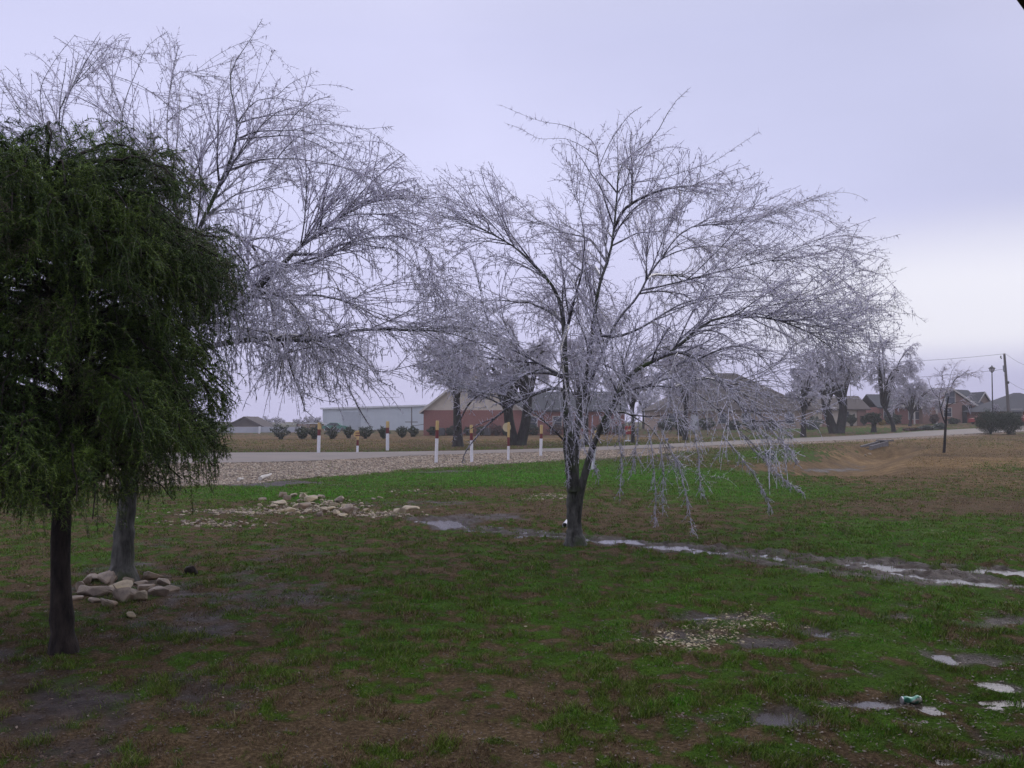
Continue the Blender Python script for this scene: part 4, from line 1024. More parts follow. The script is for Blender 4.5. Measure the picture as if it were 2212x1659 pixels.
M_brick2 = brick_mat('pink_brick', (0.36, 0.20, 0.155), (0.30, 0.155, 0.120), (0.34, 0.28, 0.25))
M_brick3 = brick_mat('tan_brick', (0.42, 0.30, 0.23), (0.36, 0.25, 0.19), (0.40, 0.34, 0.30))
def roof_mat(name, a, b2):
    m, t, b = new_mat(name); n = tex_noise(t, 3.5, 6, .7, stretch=(1, 1, 4)); n2 = tex_noise(t, .35, 3)
    t.links.new(mixc(t, n, mixc(t, n2, a, b2), b2), b.inputs['Base Color']); b.inputs['Roughness'].default_value = .85; return m
M_roofg = roof_mat('grey_shingles', (0.085, 0.088, 0.100), (0.050, 0.052, 0.062))
M_roofb = roof_mat('brown_shingles', (0.12, 0.095, 0.085), (0.070, 0.056, 0.052))
M_shed = simple('white_metal_siding', (0.60, 0.64, 0.67), (0.52, 0.56, 0.60), .6, .5)

def hz(x, y, D=None):
    """ground point under a pixel; D is metres away"""
    return gpt(x, y, lambda X, Y: hbase(X, Y))
def ground_at(x, y): return gpt(x, y, lambda X, Y: hterr(X, Y))

# ------------------------------------------------------------------ marker posts
def post(px, py, ptop, w, label, lean=0.0, yb=.22, mb=.20, disc=None, name='marker_post'):
    c = ground_at(px, py); D = c[1]; H = (py - ptop) / F * D; r = w * .84 / F * D / 2
    rt = empty(name, c); rt.rotation_euler = (0.02, lean, 0)
    zw = H * (1 - yb - mb); zm = H * (1 - yb)
    MB().tube([(0, 0, -.15), (0, 0, zw)], r, 12).build('white_section', M_white, rt, sm=False)
    MB().tube([(0, 0, zw), (0, 0, zm)], r * 1.01, 12).build('maroon_section', M_mar, rt)
    MB().tube([(0, 0, zm), (0, 0, H - .02), (0, 0, H)], [r * 1.03, r * 1.03, r * .8], 12).build('yellow_cap', M_yel, rt)
    if disc:
        dr = disc / F * D / 2
        zc = H - dr * 1.25
        b = MB(); th = [i * 2 * math.pi / 20 for i in range(20)]
        off = (-.45 * dr if disc > 12 else 0)
        b.prism([(off + dr * math.cos(a), r * 1.2, zc + dr * 1.1 * math.sin(a)) for a in th], (0, .02, 0)); b.build('warning_disc', M_yel if disc < 16 else M_disc, rt)
        if disc < 16:
            k = MB(); 
            for dz in (-.42, .38): k.box((0, -r * 1.1 + .0, zc + dz * dr), (dr * 1.5, .012, dr * .34))
            k.build('warning_print', M_mar, rt)
    lr_ = random.Random(int(px)); rt.rotation_euler = (lr_.uniform(-.03, .03), lean + lr_.uniform(-.025, .025), lr_.uniform(0, 1) * (0 if disc else 1))
    tag(rt, label, 'marker post', 'striped marker posts by the road')
M_disc = simple('faded_disc', (0.62, 0.55, 0.36), (0.5, 0.44, 0.28), 4, .6)
post(688, 979.5, 913, 8.5, 'thick yellow, maroon and white post on the far side of the road, leftmost of all')
post(772, 977.5, 930, 6, 'short thin post with a small yellow printed disc on the far road edge', disc=13, yb=.42, mb=.27)
post(837, 973, 910, 8.5, 'yellow, maroon and white post on the far road edge below the pale shed')
post(942, 1000, 909, 8.5, 'leftmost marker post in the gravel on the near side of the road', lean=.03)
post(1019, 998, 918, 8.2, 'marker post in the gravel in front of the single-trunked tree', lean=.02)
post(1098, 994, 912, 6.5, 'thinner marker post with a round yellow disc behind its top', lean=.01, disc=18, yb=.40, mb=.23)
post(1168, 985, 918, 7.5, 'marker post in the gravel just left of the middle tree trunk', lean=.02, yb=.28, mb=.16)
post(1280, 1014, 930, 7.8, 'leaning white marker post seen behind the forked trunk of the middle tree', lean=.10, yb=.2, mb=.26)

# ------------------------------------------------------------------ houses
def world_x(px, D): return (px - CX) / F * D
def world_z(py, D): return P(CX, py, D)[2]
def window(parent, x, z, w, h, y, frame=M_trim, name='window', pane=M_glass):
    f = MB(); t_ = .09
    f.box((x, y, z + h / 2 + t_ / 2), (w + 2 * t_, .1, t_)).box((x, y, z - h / 2 - t_ / 2), (w + 2 * t_, .12, t_)).box((x - w / 2 - t_ / 2, y, z), (t_, .1, h)).box((x + w / 2 + t_ / 2, y, z), (t_, .1, h)).box((x, y + .004, z), (w, .06, .05))
    fo = f.build(name, frame, parent)
    MB().box((x, y + .035, z), (w, .03, h)).build('pane', pane, fo)
def door(parent, x, z0, w, h, y, mat, name='door'):
    d = MB().box((x, y, z0 + h / 2), (w, .08, h), bev=.01).build(name, mat, parent); return d
def gable_roof(parent, x0, x1, y0, y1, ze, zr, axis, mat, over=.45, th=.18, name='roof', trim=None):
    """axis 'x': ridge along x. prism pair of slabs"""
    m = MB()
    if axis == 'x':
        ym = (y0 + y1) / 2; sl = (zr - ze) / (ym - y0); a = y0 - over; b_ = y1 + over
        prof = [(a, ze - over * sl), (ym, zr), (b_, ze - over * sl), (b_, ze - over * sl + th), (ym, zr + th), (a, ze - over * sl + th)]
        m.prism([(x0 - over, y, z) for y, z in prof[:2] + [prof[4], prof[5]]], (x1 - x0 + 2 * over, 0, 0))
        m.prism([(x0 - over, y, z) for y, z in [prof[1], prof[2], prof[3], prof[4]]], (x1 - x0 + 2 * over, 0, 0))
    else:
        xm = (x0 + x1) / 2; sl = (zr - ze) / (xm - x0); a = x0 - over; b_ = x1 + over
        prof = [(a, ze - over * sl), (xm, zr), (b_, ze - over * sl), (b_, ze - over * sl + th), (xm, zr + th), (a, ze - over * sl + th)]
        m.prism([(x, y0 - over, z) for x, z in prof[:2] + [prof[4], prof[5]]], (0, y1 - y0 + 2 * over, 0))
        m.prism([(x, y0 - over, z) for x, z in [prof[1], prof[2], prof[3], prof[4]]], (0, y1 - y0 + 2 * over, 0))
    r = m.build(name, mat, parent)
    if trim and axis == 'y':
        k = MB(); yy = y0 - over - .06
        k.prism([(a, yy, prof[0][1] - .08), (xm, yy, zr - .08), (xm, yy, zr + th + .02), (a, yy, prof[0][1] + th + .02)], (0, .05, 0))
        k.prism([(xm, yy, zr - .08), (b_, yy, prof[0][1] - .08), (b_, yy, prof[0][1] + th + .02), (xm, yy, zr + th + .02)], (0, .05, 0))
        k.build('rake_board', trim, r)
    return r
def hip_roof(parent, x0, x1, y0, y1, ze, zr, rx0, rx1, mat, over=.5, name='roof'):
    m = MB(); ym = (y0 + y1) / 2; a, b_, c, d = x0 - over, x1 + over, y0 - over, y1 + over
    bm = m.bm; v = [bm.verts.new(p) for p in [(a, c, ze), (b_, c, ze), (b_, d, ze), (a, d, ze), (rx0, ym, zr), (rx1, ym, zr)]]
    for f in [(0, 1, 5, 4), (1, 2, 5), (2, 3, 4, 5), (3, 0, 4), (3, 2, 1, 0)]: bm.faces.new([v[i] for i in f])
    return m.build(name, mat, parent)

def house_brick():
    D = hz(1000, 941)[1]; o = np.array([world_x(1020, D), D, 0.0]); b = empty('brick_house', o)
    X = lambda p: world_x(p, D) - o[0]; Z = lambda p: world_z(p, D)
    x0, x1, x2 = X(915), X(1127), X(1352); ze = Z(886); zp = Z(800)
    MB().box(((x0 + x1) / 2, 5.5, ze / 2 - .3), (x1 - x0, 11, ze + .6)).build('wall', M_brick, b)
    MB().box(((x1 + x2) / 2 + .002, 5.8, ze / 2 - .3), (x2 - x1 - .004, 9, ze + .6)).build('wall', M_brick, b)
    xm = (x0 + x1) / 2
    MB().prism([(x0, .02, ze + .003), (x1, .02, ze + .003), (xm, .02, zp - .15)], (0, 10.9, 0)).build('gable_siding', M_cream, b)
    gable_roof(b, x0, x1, 0, 11, ze, zp - .1, 'y', M_roofg, .5, .2, trim=M_trim)
    gable_roof(b, x1 + 3.2, x2, 1.3, 10.3, ze + .05, Z(846), 'x', M_roofg, .45)
    MB().prism([(x1 + .55, .8, ze - .05), (x1 + 3.6, .8, ze - .05), (x1 + 3.6, 5.8, Z(846) - .02), (xm + 1, 5.8, Z(846) - .02)], (0, .2, .15)).build('roof', M_roofg, b)
    wx = X(1021); window(b, X(1022), Z(847), 1.25, 1.5, -.04)
    for p in (1151, 1205, 1262, 1310): window(b, X(p), 1.6, 1.0, 1.3, 1.24)
    door(b, X(1230), 0, 1.0, 2.1, 1.24, M_white)
    tag(b, 'red brick house with a cream-sided gable across the road', 'house')
    # condenser units and hedge shrubs against the wall
    for px, yy, lab in ((953, 936, 'dark air conditioning unit between the shrubs at the left brick wall'), (1052, 935, 'dark air conditioning unit near the middle of the brick gable wall')):
        c = np.array([world_x(px, D - 1.0), D - 1.0, 0]); r = empty('air_conditioner', c)
        MB().box((0, 0, .45), (.9, .8, .85), bev=.03).build('casing', M_blackmetal, r)
        k = MB()
        for j in range(6): k.box((0, -.41, .16 + j * .115), (.8, .02, .03))
        k.build('grille', M_conc, r)
        MB().tube([(0, 0, .88), (0, 0, .93)], .34, 14).build('fan_guard', M_conc, r)
        tag(r, lab, 'air conditioner')
    return D
D1H = house_brick()

def house_hip():
    p = hz(1600, 927); D = p[1]; zb = p[2]; o = np.array([world_x(1580, D), D, zb]); b = empty('hip_roofed_house', o)
    X = lambda q: world_x(q, D) - o[0]; Z = lambda q: world_z(q, D) - zb
    x0, x1 = X(1420), X(1756); ze = Z(886)
    MB().box(((x0 + x1) / 2, 7, ze / 2 - .4), (x1 - x0, 14, ze + .8)).build('wall', M_brick3, b)
    hip_roof(b, x0, x1, 0, 14, ze + .003, Z(801), X(1555), X(1613), M_roofb, .6)
    MB().box((X(1500), -.35, ze + .02), (6, 1, .16)).build('porch_beam', M_trim, b)
    for q in (1475, 1525): MB().tube([(X(q), -.7, -.3), (X(q), -.7, ze)], .09, 8).build('porch_column', M_trim, b)
    for q in (1450, 1560, 1612, 1705): window(b, X(q), 1.55, 1.2, 1.4, -.05)
    door(b, X(1500), -.1, 1.1, 2.2, -.05, M_white)
    tag(b, 'large tan house with a tall brown hipped roof behind the middle tree', 'house')
    # the garage wing next along
    p = hz(1812, 921); D = p[1]; zb = p[2]; o = np.array([world_x(1812, D), D, zb]); b = empty('garage_house', o)
    X = lambda q: world_x(q, D) - o[0]; Z = lambda q: world_z(q, D) - zb
    x0, x1 = X(1764), X(1870); ze = Z(883)
    MB().box(((x0 + x1) / 2, 5, ze / 2 - .4), (x1 - x0, 10, ze + .8)).build('wall', M_cream, b)
    gable_roof(b, x0, x1, 0, 10, ze, Z(856), 'x', M_roofb, .6)
    door(b, X(1783), -.1, X(1791) - X(1776), 2.7, -.05, M_brick2, 'garage_door')
    MB().box((X(1860), -.12, ze / 2 - .1), (X(1870) - X(1851), .2, ze)).build('brick_pier', M_brick2, b)
    window(b, X(1822), 1.5, 1.5, 1.4, -.05)
    tag(b, 'low cream-walled house with a red-brown garage door behind the double-trunked tree', 'house')
house_hip()

def house_gable():
    p = hz(2000, 915.5); D = p[1]; zb = p[2]; o = np.array([world_x(2048, D), D, zb]); b = empty('gabled_house', o)
    X = lambda q: world_x(q, D) - o[0]; Z = lambda q: world_z(q, D) - zb
    xa, xb, xc, xd = X(1905), X(1990), X(2108), X(2142); ze = Z(879)
    MB().box(((xa + xb) / 2, 5.5, ze / 2 - .5), (xb - xa - .004, 9, ze + 1)).build('wall', M_brick, b)
    gable_roof(b, xa, xb + 3, 1, 10, ze, Z(852), 'x', M_roofg, .5)
    MB().box(((xb + xc) / 2, 6, ze / 2 - .5), (xc - xb, 13, ze + 1)).build('wall', M_brick2, b)
    xm = (xb + xc) / 2
    MB().prism([(xb, -.48, ze + .003), (xc, -.48, ze + .003), (xm, -.48, Z(841))], (0, 12.8, 0)).build('gable_wall', M_brick2, b)
    gable_roof(b, xb, xc, -.5, 12.5, ze, Z(839), 'y', M_roofg, .45, .2, trim=M_trim)
    # rear main roof and its right hand gable
    MB().prism([(X(2052), 5, Z(839.5)), (X(2125), 5, Z(844)), (X(2137), .6, Z(880)), (X(2100), .6, Z(880))], (0, .3, .25)).build('roof', M_roofg, b)
    MB().box(((xc + xd) / 2 + .01, 7, ze / 2 - .5), (xd - xc - .02, 10, ze + 1)).build('wall', M_brick2, b)
    gable_roof(b, X(2120), X(2160), 2.2, 12, ze, Z(848), 'y', M_roofg, .4, .2, trim=M_trim)
    MB().prism([(X(2121), 2.3, ze), (X(2159), 2.3, ze), (X(2140), 2.3, Z(849.5))], (0, 5, 0)).build('gable_wall', M_brick3, b)
    window(b, X(2049), Z(858), 1.5, 1.9, -.55)
    window(b, X(1981), 1.9, 1.9, 2.3, .95); window(b, X(1925), 1.9, 1.6, 1.9, .95)
    door(b, X(2085), 0, X(2106) - X(2085), 2.9, -.62, M_dark, 'carport_opening')
    k = MB()
    MB().box((X(1975), -.6, ze + .12), (X(2005) - X(1940), .25, .25)).build('porch_beam', M_trim, b)
    for q in (1970, 2018): MB().tube([(X(q), -.9, -.4), (X(q), -.9, ze)], .14, 8).build('porch_column', M_trim, b)
    window(b, X(2043), 1.8, 1.2, 1.3, -.56)
    tag(b, 'red brick house with a big pink brick gable and grey roof behind the young tree', 'house')
    # far right roof
    p2 = hz(2190, 917); D2 = p2[1]; zb2 = p2[2]; o2 = np.array([world_x(2230, D2), D2, zb2]); b2 = empty('dark_roofed_house', o2)
    X = lambda q: world_x(q, D2) - o2[0]; Z = lambda q: world_z(q, D2) - zb2
    MB().box((X(2240), 6, Z(889) / 2 - .5), (X(2310) - X(2170), 12, Z(889) + 1)).build('wall', M_brick, b2)
    hip_roof(b2, X(2170), X(2310), 0, 12, Z(889) + .003, Z(846), X(2235), X(2250), M_roofg, .8)
    window(b2, X(2196), 1.5, 1.4, 1.3, -.05)
    tag(b2, 'house with a dark slate-grey hipped roof at the right edge', 'house')
house_gable()

# white metal shed, pole, tan shed, fence, brown roof at the far left
def far_left():
    D = hz(800, 929.5)[1]; o = np.array([world_x(805, D), D, 0]); b = empty('metal_shed', o)
    X = lambda q: world_x(q, D) - o[0]; Z = lambda q: world_z(q, D)
    xl, xr = X(697), X(935); zl, zr = Z(884.5), Z(877)
    MB().prism([(xl, 0, -.3), (xr, 0, -.3), (xr, 0, zr), (xl, 0, zl)], (0, 18, 0)).build('wall', M_shed, b)
    MB().prism([(xl - .4, -.4, zl + .005), (xr + .3, -.4, zr + .005), (xr + .3, -.4, zr + .32), (xl - .4, -.4, zl + .32)], (0, 19, 0)).build('roof', M_white, b)
    ribs = MB()
    for i in range(24):
        x = xl + (xr - xl) * (i + .5) / 24; ribs.box((x, -.03, zl / 2 - .1), (.10, .06, zl - .1))
    ribs.build('siding_ribs', M_shed, b)
    MB().box((X(760), -.05, 1.7), (3.4, .08, 3.5)).build('sliding_door', simple('shed_door_grey', (0.45, 0.48, 0.52), (0.38, 0.41, 0.45), 2, .6), b)
    tag(b, 'long pale grey metal shed standing beyond the shrub row', 'shed')
    # pole in front of it
    p = hz(889, 931); r = empty('utility_pole', p); h = (931 - 880) / F * p[1]
    MB().tube([(0, 0, -.3), (0, 0, h)], [.12, .09], 8).build('pole', M_wood, r)
    MB().box((0, -.12, h * .38), (2.2, .12, .14)).build('crossarm', M_wood, r)
    MB().tube([(0, -.1, h * .20), (3.2, .2, h * .33)], .05, 6).build('brace', M_wood, r)
    tag(r, 'thin wooden pole with a low crossarm before the pale shed', 'pole')
    p = hz(680, 930.5); s = p[1] / F; r = empty('tan_shed', p)
    MB().box((0, 2, 7.4 * s), (22 * s, 4, 15 * s)).build('wall', M_tan, r)
    MB().box((-1 * s, 2, 15.9 * s), (34 * s, 4.8, 1.6 * s)).build('roof', M_white, r)
    MB().box((5 * s, -.03, 6 * s), (7 * s, .06, 12 * s)).build('door', M_dark, r)
    tag(r, 'small tan shed with a thin flat white roof left of the pale metal shed', 'shed')
    # red gate bar
    p = hz(655, 930); s = p[1] / F; r = empty('farm_gate', p)
    for xx in (-14, 14): MB().box((xx * s, 0, 7 * s), (.25, .25, 14 * s)).build('gate_post', M_wood, r)
    k = MB()
    for zz_ in (4, 7, 10, 12.5): k.box((0, 0, zz_ * s), (27 * s, .08, 1.1 * s))
    k.build('gate_bars', simple('dull_red', (0.25, 0.06, 0.05), (0.18, 0.05, 0.04), 3, .6), r)
    tag(r, 'dull red barred gate left of the tan shed', 'gate')
    # green car parked at the shed
    p = hz(724, 930.5); s = p[1] / F; car(p + np.array([0, 0, 0]), 4.4, M_green, 'green car parked against the pale metal shed', 'parked_car', 0.0)
    # long white fence
    for (xa, xb, y0, ytop, lab) in ((470, 560, 936, 921, 'low white board fence at the far left edge of the field, left stretch'), (562, 650, 935, 921, 'low white board fence below the distant trees, right stretch')):
        pa, pb = hz(xa, y0), hz(xb, y0); L = pb[0] - pa[0]; h = (y0 - ytop) / F * pa[1]; r = empty('white_fence', (pa + pb) / 2)
        nb = int(L / 3); 
        for i in range(nb + 1): MB().box((-L / 2 + L * i / nb, 0, h / 2 - .1), (.18, .18, h + .2)).build('post', M_white, r)
        k = MB(); k.box((0, .1, h * .5), (L, .05, h * .86)); k.build('boards', simple('whitewashed_boards', (.50, .51, .55), (.40, .41, .46), .7, .7), r)
        tag(r, lab, 'fence')
    # brown roof
    p = hz(488, 931); s = p[1] / F; r = empty('farm_building', p + np.array([0, 12, 0]))
    MB().box((0, 5, 4 * s), (88 * s, 10, 9 * s)).build('wall', M_tan, r)
    gable_roof(r, -44 * s, 44 * s, 0, 10, 8 * s, 30 * s, 'y', M_roofb, .3)
    MB().prism([(-44 * s, .05, 8 * s), (44 * s, .05, 8 * s), (0, .05, 29.5 * s)], (0, 9, 0)).build('gable_wall', M_roofb, r)
    tag(r, 'brown gable-roofed farm building partly hidden by the cedar', 'building')

def car(p, L, paint, label, name, rz):
    r = empty(name, p, rz); s = L / 4.4
    prof = [(-2.2, .35), (2.2, .35), (2.2, .75), (1.9, .88), (1.1, .95), (.55, 1.42), (-.75, 1.45), (-1.5, .98), (-2.15, .9)]
    b = MB().prism([(x * s, -.85 * s, z * s) for x, z in prof], (0, 1.7 * s, 0)).build('body', paint, r)
    MB().prism([(.98 * s, -.87 * s, .95 * s), (.5 * s, -.87 * s, 1.36 * s), (-.7 * s, -.87 * s, 1.38 * s), (-1.3 * s, -.87 * s, .97 * s)], (0, 1.74 * s, 0)).build('side_windows', M_glass, r)
    for x in (-1.4, 1.4):
        for y in (-.8, .8):
            w = MB().tube([(x * s, (y - .1) * s, .32 * s), (x * s, (y + .1) * s, .32 * s)], .32 * s, 16).build('wheel', M_blackmetal, r)
    tag(r, label, 'car'); return r
far_left()
p = hz(2113, 916); car(p + np.array([0, -1.6, 0]), 3.8, M_red, 'red car parked at the carport of the pink brick gabled house', 'parked_car', 0.15)
p = hz(2222, 918); car(p + np.array([0, -1.5, 0]), 4.6, M_red, 'red car at the right edge before the dark-roofed house', 'parked_car', -.1)

# ------------------------------------------------------------------ shrubs
M_shrub = tint_mat('shrub_leaf', [(0, (0.010, 0.018, 0.008)), (.5, (0.022, 0.042, 0.014)), (1, (0.050, 0.080, 0.028))], .5)
M_shrubb = tint_mat('brown_shrub_leaf', [(0, (0.040, 0.022, 0.018)), (1, (0.14, 0.085, 0.065))], .6)
M_shrubg = tint_mat('grey_green_leaf', [(0, (0.05, 0.065, 0.05)), (1, (0.16, 0.19, 0.15))], .5)
M_shruby = tint_mat('yellow_shrub_leaf', [(0, (0.20, 0.13, 0.02)), (1, (0.45, 0.32, 0.06))], .5)
def shrub(c, w, h, seed, mat, label, name='shrub', n=2600, taper=.55, leaf=.06, group=None, lobes=None, stem=True):
    """leafy bush narrower at the foot: leaf-sized faces through the volume"""
    rng = np.random.default_rng(seed); r = empty(name, c)
    lobes = lobes or [(0, 0, 0, 1.0)]
    acc_v = []; tints = []
    for (ox, oy, oz, sc) in lobes:
        m = int(n * sc ** 2); v = rand_unit(m, rng); rad = rng.uniform(.55, 1.0, m) ** .6
        rad *= 1 + .32 * np.sin(v[:, 0] * 5 + seed) * np.cos(v[:, 2] * 6 + seed * 2) + .10 * rng.normal(size=m)
        p_ = v * rad[:, None]; zz_ = (p_[:, 2] + 1) / 2
        wf = taper + (1 - taper) * ss(zz_, 0, .65)
        q = np.stack([ox * w + p_[:, 0] * w / 2 * wf * sc, oy * w + p_[:, 1] * w / 2 * wf * sc, oz * h + np.clip(zz_, 0, 1.2) * h * sc], -1)
        acc_v.append(q); tints.append(np.clip(rng.normal(.45, .22, m), 0, 1))
    q = np.concatenate(acc_v); tint = np.concatenate(tints); m = len(q)
    a = rand_unit(m, rng) * leaf * rng.uniform(.6, 1.3, m)[:, None]; b_ = rand_unit(m, rng) * leaf * .7
    V = np.stack([q - a, q - b_, q + a, q + b_], 1).reshape(-1, 3); fq = np.arange(m)[:, None] * 4 + np.array([[0, 1, 2, 3]])
    me = mesh_arrays('foliage', V, [fq], mat, attrs={'tint': np.repeat(tint[:, None], 4, 1).reshape(-1, 1) * np.ones((1, 4))})
    link('foliage', me, r)
    if stem:
        ac = Acc(); k = 7; th = rng.uniform(0, 6.28, k)
        pl = np.stack([np.stack([np.cos(th) * w * .35 * s * taper, np.sin(th) * w * .35 * s * taper, np.full(k, -.05 + h * .7 * s)], -1) for s in np.linspace(0, 1, 5)], 1)
        V_, Q_ = tubes(pl, np.linspace(.03, .01, 5)[None] * np.ones((k, 1)) * max(h, .5), 5); ac.add(V_, Q_); ac.build('stems', M_bark, r)
    tag(r, label, 'shrub', group); return r
row = [(606, 949, 40, 31), (653, 949, 30, 26), (679, 949, 28, 25), (718, 948, 30, 26), (753, 947, 24, 26), (790, 948, 34, 26), (829, 948, 24, 25), (868, 946, 24, 24), (893, 944, 24, 22)]
rlab = ['broad round evergreen shrub, leftmost of the shrub row across the road', 'second shrub of the row across the road, counted from the left', 'round shrub in the row just left of the tallest left marker post',
        'goblet-shaped shrub in the row right of the leftmost marker post', 'narrow shrub in the row left of the small disc marker post', 'large round shrub in the row right of the small disc marker post',
        'shrub in the row directly left of the third marker post', 'shrub in the row by the dark arched shadow near the shed end', 'last shrub of the row, beside the brick house corner']
for i, (x, y, w, h) in enumerate(row):
    c = hz(x, y); s = c[1] / F; shrub(c, w * s, h * s, 500 + i, M_shrub, rlab[i], group='row of evergreen shrubs across the road', n=1500, leaf=.07, taper=.4)
# foundation planting at the brick house
fl = [(935, 22, M_shrub, 'trimmed green shrub at the left corner of the brick gable wall'), (975, 26, M_shrub, 'green shrub right behind the single-trunked tree by the brick wall'), (1012, 22, M_shrub, 'green shrub on the brick wall behind the second near marker post'),
      (1040, 24, M_shrub, 'dark green shrub beside the second air conditioning unit'), (1072, 30, M_shrubb, 'brown twiggy shrub at the brick wall left of the double-trunked tree'), (1096, 22, M_shrub, 'green shrub at the brick wall behind the disc marker post'),
      (1150, 36, M_shrub, 'wide dark shrub under the brick house window right of the double trunk'), (1200, 34, M_shrubb, 'brownish shrub along the brick wall left of the middle trunk'), (1300, 40, M_shrub, 'dark shrub at the brick wall behind the forked trunk'), (1338, 30, M_shrub, 'dark shrub left of the red box by the brick house')]
for i, (x, w, mt, lab) in enumerate(fl):
    c = hz(x, 941); c = np.array([world_x(x, D1H - .9 if x < 1127 else D1H + .2), D1H - .9 if x < 1127 else D1H + .2, 0]); s = D1H / F
    shrub(c, w * s, 22 * s * (1.1 if w > 28 else .9), 540 + i, mt, lab, group='shrubs planted along the brick house', n=1100, leaf=.08, taper=.8)
misc = [(1440, 930, 40, 24, M_shrub, 'dark shrub at the left front of the tan house', .6), (1525, 929, 44, 26, M_shrub, 'dark spreading shrub before the porch of the tan house', .7), (1585, 929, 32, 20, M_shrub, 'low dark shrub centred on the tan house front', .8),
        (1625, 929, 30, 18, M_shrub, 'low dark shrub right of centre before the tan house', .8), (1665, 930, 36, 22, M_shrub, 'dark shrub near the right corner of the tan house', .7), (1470, 942, 26, 40, M_shrub, 'upright dark evergreen on the lawn left of the tan house', .7),
        (1755, 928, 46, 26, M_shrubg, 'grey leafless bush left of the double-trunked tree', .6), (1840, 921, 22, 26, M_shrub, 'V-shaped shrub before the cream wall right of the double trunk', .25), (1866, 920, 20, 24, M_shrub, 'small V-shaped shrub next along from the cream wall', .25),
        (1905, 919, 14, 12, M_shruby, 'small yellow-leaved shrub before the red brick house', .7), (1930, 917, 34, 22, M_shrub, 'dark shrub by the left wall of the red brick house', .8), (2003, 929, 34, 9, M_shrubg, 'low grey-green clump at the far road edge left of the young tree', .8),
        (2030, 928, 26, 13, M_shrubg, 'taller grey-green clump at the far road edge behind the young tree', .7), (1970, 930, 36, 5, M_shrubb, 'low brown brush heap at the far road edge', .8), (2018, 916, 18, 20, M_shrubb, 'brown bush before the porch of the red brick house', .6), (2060, 916, 22, 12, M_shrub, 'low dark bush under the pink brick gable', .8)]
for i, (x, y, w, h, mt, lab, tp) in enumerate(misc):
    c = hz(x, y); s = c[1] / F; shrub(c, w * s, h * s, 560 + i, mt, lab, n=1300, leaf=.0018 * c[1] / 2.6 + .03, taper=tp)
# the pair of big rounded bushes at the right
for i, (x, w, h, lab) in enumerate(((2140, 62, 50, 'big dark green bush at the right, left one of the pair, with brownish iced top'), (2180, 58, 48, 'big rounded dark green bush at the right edge, right one of the pair'))):
    c = hz(x, 938); s = c[1] / F
    shrub(c, w * s, h * s, 600 + i, M_shrub, lab, n=9000, leaf=.045, taper=.72, group='pair of big bushes at the right', lobes=[(0, 0, 0, 1.0), (-.22, .05, .25, .62), (.25, 0, .3, .55), (.05, .1, .48, .5)])

